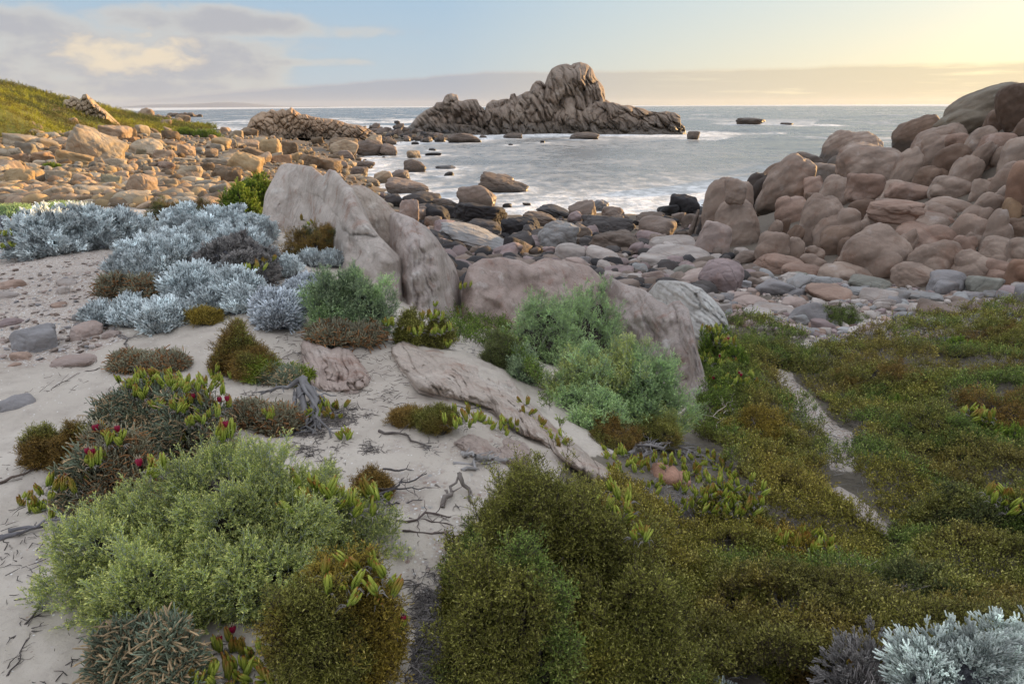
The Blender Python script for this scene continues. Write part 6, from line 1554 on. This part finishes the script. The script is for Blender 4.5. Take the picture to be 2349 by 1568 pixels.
for i, (px, py, k, s) in enumerate(pigs):
    q = stand(px, py); dep = depth_of(q)
    root = bpy.data.objects.new('pigface', None); ROOT.objects.link(root); root.empty_display_size = .05
    root.location = q - np.array([0, 0, .01]); root.rotation_euler = (0, 0, rs.uniform(0, 6.28)); root.scale = (s * .85,) * 3
    newobj('leaves', PIGS[k], root)
    if i in fruits:
        for j in range(1 + (i % 2)):
            f_ = newobj('fruit', FRUIT, root); f_.location = (rs.uniform(-.03, .03), rs.uniform(-.03, .03), .05)
    j = int(np.argmin([math.hypot(px - a, py - b_) for a, b_, c_ in LMP])); a, b_, c_ = LMP[j]
    side = '' if math.hypot(px - a, py - b_) < 12 else (('right of ' if px > a else 'left of ') if abs(px - a) > abs(py - b_) else ('below ' if py > b_ else 'above '))
    key = f'{TRAITS[k]} succulent ' + ('with a crimson fruit ' if i in fruits else '') + (side or 'at ') + c_
    n = pcount.get(key, 0); pcount[key] = n + 1
    tag(root, key if n == 0 else key.replace(' succulent ', f' succulent, {ORD[min(n + 1, 9)].strip()} along, '), 'succulent', 'succulents with finger leaves')

# ---- dead wood
def stick(G, p0, p1, r, rs, wob=.06, k=9, col=(.3, .27, .25), sag=0, n=5):
    p0, p1 = np.array(p0, float), np.array(p1, float); L_ = np.linalg.norm(p1 - p0)
    ts = np.linspace(0, 1, k); w = fbm(np.stack([ts * 3, ts * 0 + rs.uniform(0, 90), ts * 0], 1), 3)[:, None]; w2 = fbm(np.stack([ts * 3, ts * 0 + rs.uniform(0, 90), ts * 0 + 5], 1), 3)[:, None]
    sd = unit(np.cross(p1 - p0, [0, 0, 1])); m = np.sin(ts * math.pi)[:, None]
    pts = p0 + (p1 - p0) * ts[:, None] + (sd * w + np.array([0, 0, .6]) * w2) * L_ * wob * 3 * m + np.array([0, 0, sag]) * m
    v, q, t = tube(pts, np.linspace(r, r * .35, k) * rs.uniform(.8, 1.2, k), n); G.add(v, q, np.array(col) * rs.uniform(.7, 1.25, (len(v), 1)))
    return pts
def wood(name, cat, label, segs, seed, col=(.3, .28, .27), group=None, fork=.5, wob=.06):
    """segs: ((px,py,lift),(px,py,lift),radius) lines drawn over the ground."""
    rs = np.random.RandomState(seed); G = Geo()
    for (a, b_, r) in segs:
        pa, pb = hit(a[0], a[1]) + [0, 0, a[2]], hit(b_[0], b_[1]) + [0, 0, b_[2]]
        pts = stick(G, pa, pb, r, rs, col=col, wob=wob)
        for j in range(int(fork * 6)):
            i = rs.randint(2, 8); L_ = np.linalg.norm(pb - pa) * rs.uniform(.12, .35); d = unit(rs.normal(size=3) * [1, 1, .4] + unit(pb - pa))
            e = pts[i] + d * L_; e[2] = max(e[2], ground(e[0], e[1])[0] + .004)
            stick(G, pts[i], e, r * .4, rs, col=col, k=5, n=3)
    v, q, c = G.arrays(); org = v.mean(0)
    o = newobj(name, mesh_np(name, v - org, quads=q, attrs={'tint': c}, mat=M_WOOD)); o.location = org
    return tag(o, label, cat, group)
WG = 'dead sticks on the sand'
wood('driftwood', 'driftwood', 'weathered grey stump with splayed roots in the middle sand', [((655, 985, .0), (700, 915, .09), .022), ((700, 915, .1), (735, 985, .0), .024), ((690, 930, .08), (720, 1000, .0), .02), ((700, 915, .1), (600, 920, .02), .016), ((705, 920, .1), (770, 960, .02), .012), ((680, 960, .03), (640, 1010, 0), .018), ((700, 930, .09), (760, 1010, 0), .012)], 1, (.2, .19, .19), fork=1.2)
wood('driftwood', 'driftwood', 'twisted pale grey branch lying before the heath mound', [((1060, 1050, .0), (1090, 1085, .05), .014), ((1090, 1085, .05), (1160, 1070, .03), .014), ((1040, 1080, .0), (1150, 1090, .03), .012), ((1060, 1100, .0), (1130, 1070, .06), .01)], 2, (.34, .32, .31), fork=1.0, wob=.1)
wood('driftwood', 'driftwood', 'arched root curving over the narrow sand gap', [((1015, 1180, .0), (1055, 1130, .06), .012), ((1055, 1130, .06), (1085, 1165, .0), .011), ((1000, 1130, 0), (1050, 1175, 0), .008)], 3, (.2, .17, .15), fork=.6)
wood('driftwood', 'driftwood', 'heap of grey branches behind the succulent bank', [((1420, 1020, .02), (1520, 1050, .06), .014), ((1490, 1020, .06), (1600, 1080, .02), .014), ((1440, 1060, .02), (1560, 1030, .07), .012), ((1500, 1040, .05), (1620, 1060, .04), .01), ((1530, 1020, .08), (1600, 1110, .0), .012), ((1460, 1080, 0), (1500, 1030, .07), .01)], 4, (.25, .23, .225), fork=2.2)
wood('stick', 'stick', 'long curved runner crossing the left sand', [((-30, 962, .0), (180, 858, .005), .005), ((180, 858, .0), (260, 840, .005), .004)], 5, (.11, .09, .08), WG, .5, .04)
wood('stick', 'stick', 'thick dark root at the lower left picture edge', [((-40, 1115, .01), (90, 1080, .01), .009)], 6, (.12, .09, .075), WG, .3)
wood('stick', 'stick', 'grey split branch at the left edge above the shrub', [((-40, 1250, .01), (100, 1205, .01), .013), ((20, 1220, .01), (190, 1190, .03), .008)], 7, (.2, .19, .2), WG, .5)
wood('stick', 'stick', 'bent black stick beside the pale grey stone', [((262, 755, .02), (285, 790, .01), .012), ((262, 755, .02), (300, 800, 0), .008)], 8, (.2, .18, .17), WG, .4)
wood('stick', 'stick', 'two dark sticks pointing left in the middle sand', [((930, 950, .005), (1050, 945, .01), .006), ((985, 948, .01), (1100, 935, .01), .005)], 9, (.1, .09, .085), WG, .4)
wood('stick', 'stick', 'dark forked branch between stump and middle heath', [((870, 1000, .01), (990, 1030, .01), .008), ((900, 985, .01), (960, 970, .02), .007)], 10, (.13, .11, .1), WG, .8)
wood('stick', 'stick', 'bare black branches spilling from the big shrub', [((870, 1180, .05), (980, 1110, .02), .006), ((870, 1160, .05), (990, 1140, .01), .005), ((880, 1190, .03), (970, 1160, .0), .004), ((880, 1100, .03), (950, 1095, .01), .005), ((870, 1130, .05), (900, 1230, .0), .006)], 11, (.09, .08, .08), WG, 1.0)
wood('stick', 'stick', 'thin roots across the track where it narrows', [((910, 1220, .0), (1090, 1200, .01), .006), ((925, 1240, .0), (1060, 1250, .01), .005), ((940, 1210, 0), (1080, 1230, .01), .004)], 12, (.13, .1, .09), WG, 1.2)
wood('stick', 'stick', 'upright bare stick in the heath above the rib', [((1673, 1060, .1), (1662, 1030, .16), .006)], 13, (.4, .37, .35), WG, .0)
wood('stick', 'stick', 'sprawling black twig at the lower left sand', [((30, 1470, .0), (110, 1390, .0), .005), ((60, 1440, 0), (150, 1330, .005), .004), ((20, 1560, 0), (70, 1470, 0), .003)], 14, (.1, .085, .08), WG, 1.0)
wood('stick', 'stick', 'thin dark twigs in front of the rusty heath tuft', [((610, 830, .0), (690, 800, .01), .004), ((640, 860, .0), (720, 850, 0), .004)], 15, (.12, .1, .09), WG, 1.2)
wood('stick', 'stick', 'dry white twig spray over the right heath', [((1640, 1010, .12), (1655, 960, .2), .005), ((1655, 990, .15), (1690, 960, .16), .004)], 16, (.5, .42, .36), WG, 1.6)
wood('stick', 'stick', 'fine grey stems arching over the hummock by the corner bush', [((1850, 1400, .1), (2000, 1350, .14), .003), ((1880, 1420, .1), (2080, 1395, .1), .003), ((1950, 1440, .1), (2120, 1400, .12), .003)], 17, (.36, .3, .27), WG, 2.0)

# ---- litter of twigs: one mass
def litter(polys, seed, n, label):
    rs = np.random.RandomState(seed); G = Geo()
    for poly, dens, col, L0 in polys:
        P_ = np.array(poly, float); lo, hi = P_.min(0), P_.max(0); cand = rs.uniform(lo, hi, (int(n * dens * 4), 2)); cand = cand[in_poly(cand[:, 0], cand[:, 1], poly)][:int(n * dens)]
        for px, py in cand:
            d = ray(px, py); t = None
            q = hit_fast(px, py); a = rs.uniform(0, 6.28); L_ = L0 * rs.uniform(.4, 1.6)
            e = q + [math.cos(a) * L_, math.sin(a) * L_, rs.uniform(-.003, .015)]
            m = (q + e) / 2 + rs.normal(size=3) * L_ * .12
            m[2] = max(m[2], q[2] + .002)
            v, qq, t = tube([q + [0, 0, .003], m, e], [.0012 + L_ * .012, .001 + L_ * .012, .0006], 3); G.add(v, qq, np.array(col) * rs.uniform(.4, 1.6))
    o = newobj('litter', G.mesh('litter', M_WOOD)); tag(o, label, 'litter', kind='stuff')
_hx = np.linspace(-60, 2860, 74); _hy = np.linspace(560, 1600, 40)
_ht = np.array([[math.log(depth_of(hit(a, b_))) for b_ in _hy] for a in _hx])
def hit_fast(px, py):
    u = min(72.99, max(0, (px + 60) / 40.0)); w = min(38.99, max(0, (py - 560) / (1040 / 39.0))); i, j = int(u), int(w); u -= i; w -= j
    dep = math.exp(_ht[i, j] * (1 - u) * (1 - w) + _ht[i + 1, j] * u * (1 - w) + _ht[i, j + 1] * (1 - u) * w + _ht[i + 1, j + 1] * u * w)
    r_ = ray(px, py); p = r_ / (r_ @ (-_R[:, 2])) * dep + np.array([0, 0, CAM_Z]); return p
litter([([(920, 1180), (1100, 1160), (1090, 1240), (1010, 1330), (1060, 1568), (930, 1568), (960, 1400), (940, 1290)], 1.0, (.2, .18, .17), .05),
        ([(960, 1000), (1180, 990), (1180, 1140), (1060, 1180), (980, 1080)], .5, (.22, .2, .19), .05),
        ([(560, 900), (860, 940), (900, 1060), (820, 1100), (640, 1010)], .7, (.16, .14, .13), .05),
        ([(0, 1150), (150, 1140), (170, 1568), (0, 1568)], .05, (.08, .07, .065), .04),
        ([(100, 850), (300, 820), (220, 1000), (60, 1100), (0, 1100)], .04, (.1, .08, .07), .04),
        ([(600, 760), (1000, 780), (900, 1000), (560, 900)], .22, (.12, .1, .09), .05),
        ([(1020, 740), (1160, 780), (1150, 950), (1050, 900)], .2, (.35, .33, .32), .05),
        ([(1380, 1010), (1640, 1040), (1740, 1200), (1560, 1240), (1400, 1120)], .9, (.26, .24, .24), .05),
        ([(1620, 800), (2349, 760), (2349, 1568), (1100, 1568), (1250, 1250), (1600, 1200)], 1.3, (.27, .25, .24), .07),
        ([(1780, 780), (1900, 770), (2000, 1080), (1900, 1080)], .15, (.1, .09, .08), .06)], 55, 2600, 'fallen twigs and leaf litter strewn over the sand and under the plants')

# ---- heath carpet over the right-hand slope: one mass
rs = np.random.RandomState(99)
ZH = [(1610, 770), (1720, 748), (1860, 772), (1795, 808), (1772, 858), (1800, 905), (1850, 965), (1885, 1020), (1905, 1080), (1965, 1080), (1962, 1000), (1905, 960), (1860, 905), (1815, 865), (1825, 830), (1880, 795), (2000, 772), (2200, 722), (2420, 705), (2800, 700), (2800, 1650), (1090, 1650), (1010, 1400), (1020, 1280), (1240, 1230), (1420, 1110), (1560, 1230), (1740, 1200), (1640, 1060), (1590, 1020), (1600, 930)]
cand = np.stack([rs.uniform(1000, 2800, 84000), rs.uniform(700, 1650, 84000)], 1)
gap = np.stack([rs.uniform(1000, 1300, 4200), rs.uniform(730, 1000, 4200)], 1)      # heath between the outcrop foot, the slab and the green shrubs
gap = gap[in_poly(gap[:, 0], gap[:, 1], [(1040, 735), (1170, 755), (1180, 830), (1270, 960), (1300, 1010), (1250, 950), (1180, 865), (1140, 830), (1060, 800), (1010, 770)])]
out_ = in_poly(cand[:, 0], cand[:, 1], [(1885, 1100), (1940, 1108), (2010, 1160), (2050, 1225), (2045, 1240), (1990, 1225), (1890, 1140)])
cand = cand[in_poly(cand[:, 0], cand[:, 1], ZH) & ~out_]; cand = np.concatenate([cand, gap])
pos = np.array([hit_fast(a, b_) for a, b_ in cand]); dep = project(pos)[2]
keep = (rs.uniform(size=len(pos)) < np.clip(.35 + .1 * dep, .5, 1)) & (fbm(np.stack([pos[:, 0] * 2.2, pos[:, 1] * 2.2, np.full(len(pos), 31.0)], 1), 3) > -.42)
pos, dep = pos[keep], dep[keep]
g_ = ground(pos[:, 0], pos[:, 1]); ch = canopy_h(pos[:, 0], pos[:, 1])
pos[:, 2] = g_ + ch * rs.uniform(.55, 1.0, len(pos)) - .02
e = .04; nx = (canopy_h(pos[:, 0] + e, pos[:, 1]) - ch) / e; ny = (canopy_h(pos[:, 0], pos[:, 1] + e) - ch) / e
dirs = np.stack([-nx * .7, -ny * .7, np.ones(len(pos))], 1) + rs.normal(size=pos.shape) * .3
hue = fbm(np.stack([pos[:, 0] * 1.3, pos[:, 1] * 1.3, np.full(len(pos), 4.0)], 1), 3); hue2 = fbm(np.stack([pos[:, 0] * .8, pos[:, 1] * .8, np.full(len(pos), 9.0)], 1), 3)
def tri(k):
    a, b_, c_, d_ = (np.array(PAL[p][k]) for p in ('heath', 'heath_green', 'heath_brown', 'heath_gold'))
    f1 = smooth(-.25, .2, hue)[:, None]; f2 = smooth(.05, .35, hue2)[:, None]; f3 = smooth(.1, .4, -hue2)[:, None]
    return ((a * (1 - f1) + b_ * f1) * (1 - f2 * .5) + c_ * f2 * .5) * (1 - f3 * .6) + d_ * f3 * .6
pxh, pyh, _ = project(pos)
cols = {k: tri(k) for k in ('leaf', 'tip', 'stem')}
gre = (smooth(1760, 1640, pxh) * smooth(1050, 950, pyh))[:, None]     # the greener strip by the outcrop
for k in cols: cols[k] = cols[k] * (1 - gre) + np.array(dict(leaf=(.13, .21, .03), tip=(.32, .4, .08), stem=(.12, .1, .06))[k]) * gre
print('carpet sprigs', len(pos))
v, q, c = sprigs('coarse', pos, dirs, (.04 + .0095 * dep) * rs.uniform(.7, 1.3, len(pos)), cols, 5, .22)
o = newobj('heath', mesh_np('heath', v, quads=q, attrs={'tint': c}, mat=M_LEAF)); tag(o, 'low olive and brown heath carpet covering the right-hand slope', 'heath', kind='stuff')

# ---- scrub over the far green hillside: one mass
SC = [(-700, 60), (-60, 150), (60, 185), (110, 195), (240, 240), (310, 262), (500, 296), (380, 314), (260, 300), (180, 318), (60, 322), (-60, 345), (-700, 360)]
cand = np.stack([rs.uniform(-60, 500, 26000), rs.uniform(185, 345, 26000)], 1); cand = cand[in_poly(cand[:, 0], cand[:, 1], SC)]
tx = np.linspace(-60, 500, 40); ty = np.linspace(180, 345, 40)
rr = [(rs.uniform(-50, 12), rs.uniform(45, 230)) for _ in range(1)]
pos = []
az_ = rs.uniform(-58, -14, 76000); d_ = 40 * np.exp(rs.uniform(0, 1.9, 76000)); x_ = np.sin(np.radians(az_)) * d_; y_ = np.cos(np.radians(az_)) * d_
z_ = ground(x_, y_); a_, b2_, _ = project(np.stack([x_, y_, z_], 1)); kp = in_poly(a_, b2_, SC)
pos = np.stack([x_, y_, z_], 1)[kp]; dep = d_[kp]
print('scrub', len(pos))
hue = fbm(pos * .09, 4); hue2 = fbm(pos * .3 + 4, 3)
f = smooth(-.15, .25, hue)[:, None]; f2 = smooth(.0, .4, hue2)[:, None]
lc = np.array((.34, .34, .035)) * (1 - f) + np.array((.1, .12, .035)) * f; lc = lc * (1 - f2 * .6) + np.array((.17, .12, .05)) * f2 * .6
pos[:, 2] += .02
dirs = np.tile([0, 0, 1.0], (len(pos), 1)) + rs.normal(size=pos.shape) * .35
v, q, c = sprigs('coarse', pos, dirs, dep * .0055 * rs.uniform(.5, 1.5, len(pos)), dict(leaf=lc, tip=lc * 1.7, stem=lc * .8), 6, .25)
o = newobj('scrub', mesh_np('scrub', v, quads=q, attrs={'tint': c}, mat=M_LEAF)); tag(o, 'green and yellow coastal scrub covering the far left hillside', 'scrub', kind='stuff')
# ------------------------------------------------------------------ sea air: a thin even haze round everything
m = bpy.data.materials.new('haze'); m.use_nodes = True; nt = m.node_tree; nt.nodes.clear()
pv = nt.nodes.new('ShaderNodeVolumePrincipled'); pv.inputs['Density'].default_value = 0.000028; pv.inputs['Color'].default_value = (.8, .84, .9, 1); pv.inputs['Anisotropy'].default_value = 0.2
nt.links.new(pv.outputs[0], nt.nodes.new('ShaderNodeOutputMaterial').inputs['Volume'])
v = np.array([(x, y, z) for x in (-15000, 15000) for y in (-15000, 15000) for z in (-24, 95)], float)
q = [(0, 1, 3, 2), (4, 6, 7, 5), (0, 4, 5, 1), (2, 3, 7, 6), (0, 2, 6, 4), (1, 5, 7, 3)]
tag(newobj('haze', mesh_np('haze', v, quads=np.array(q), mat=m, smooth_=False)), kind='stuff')
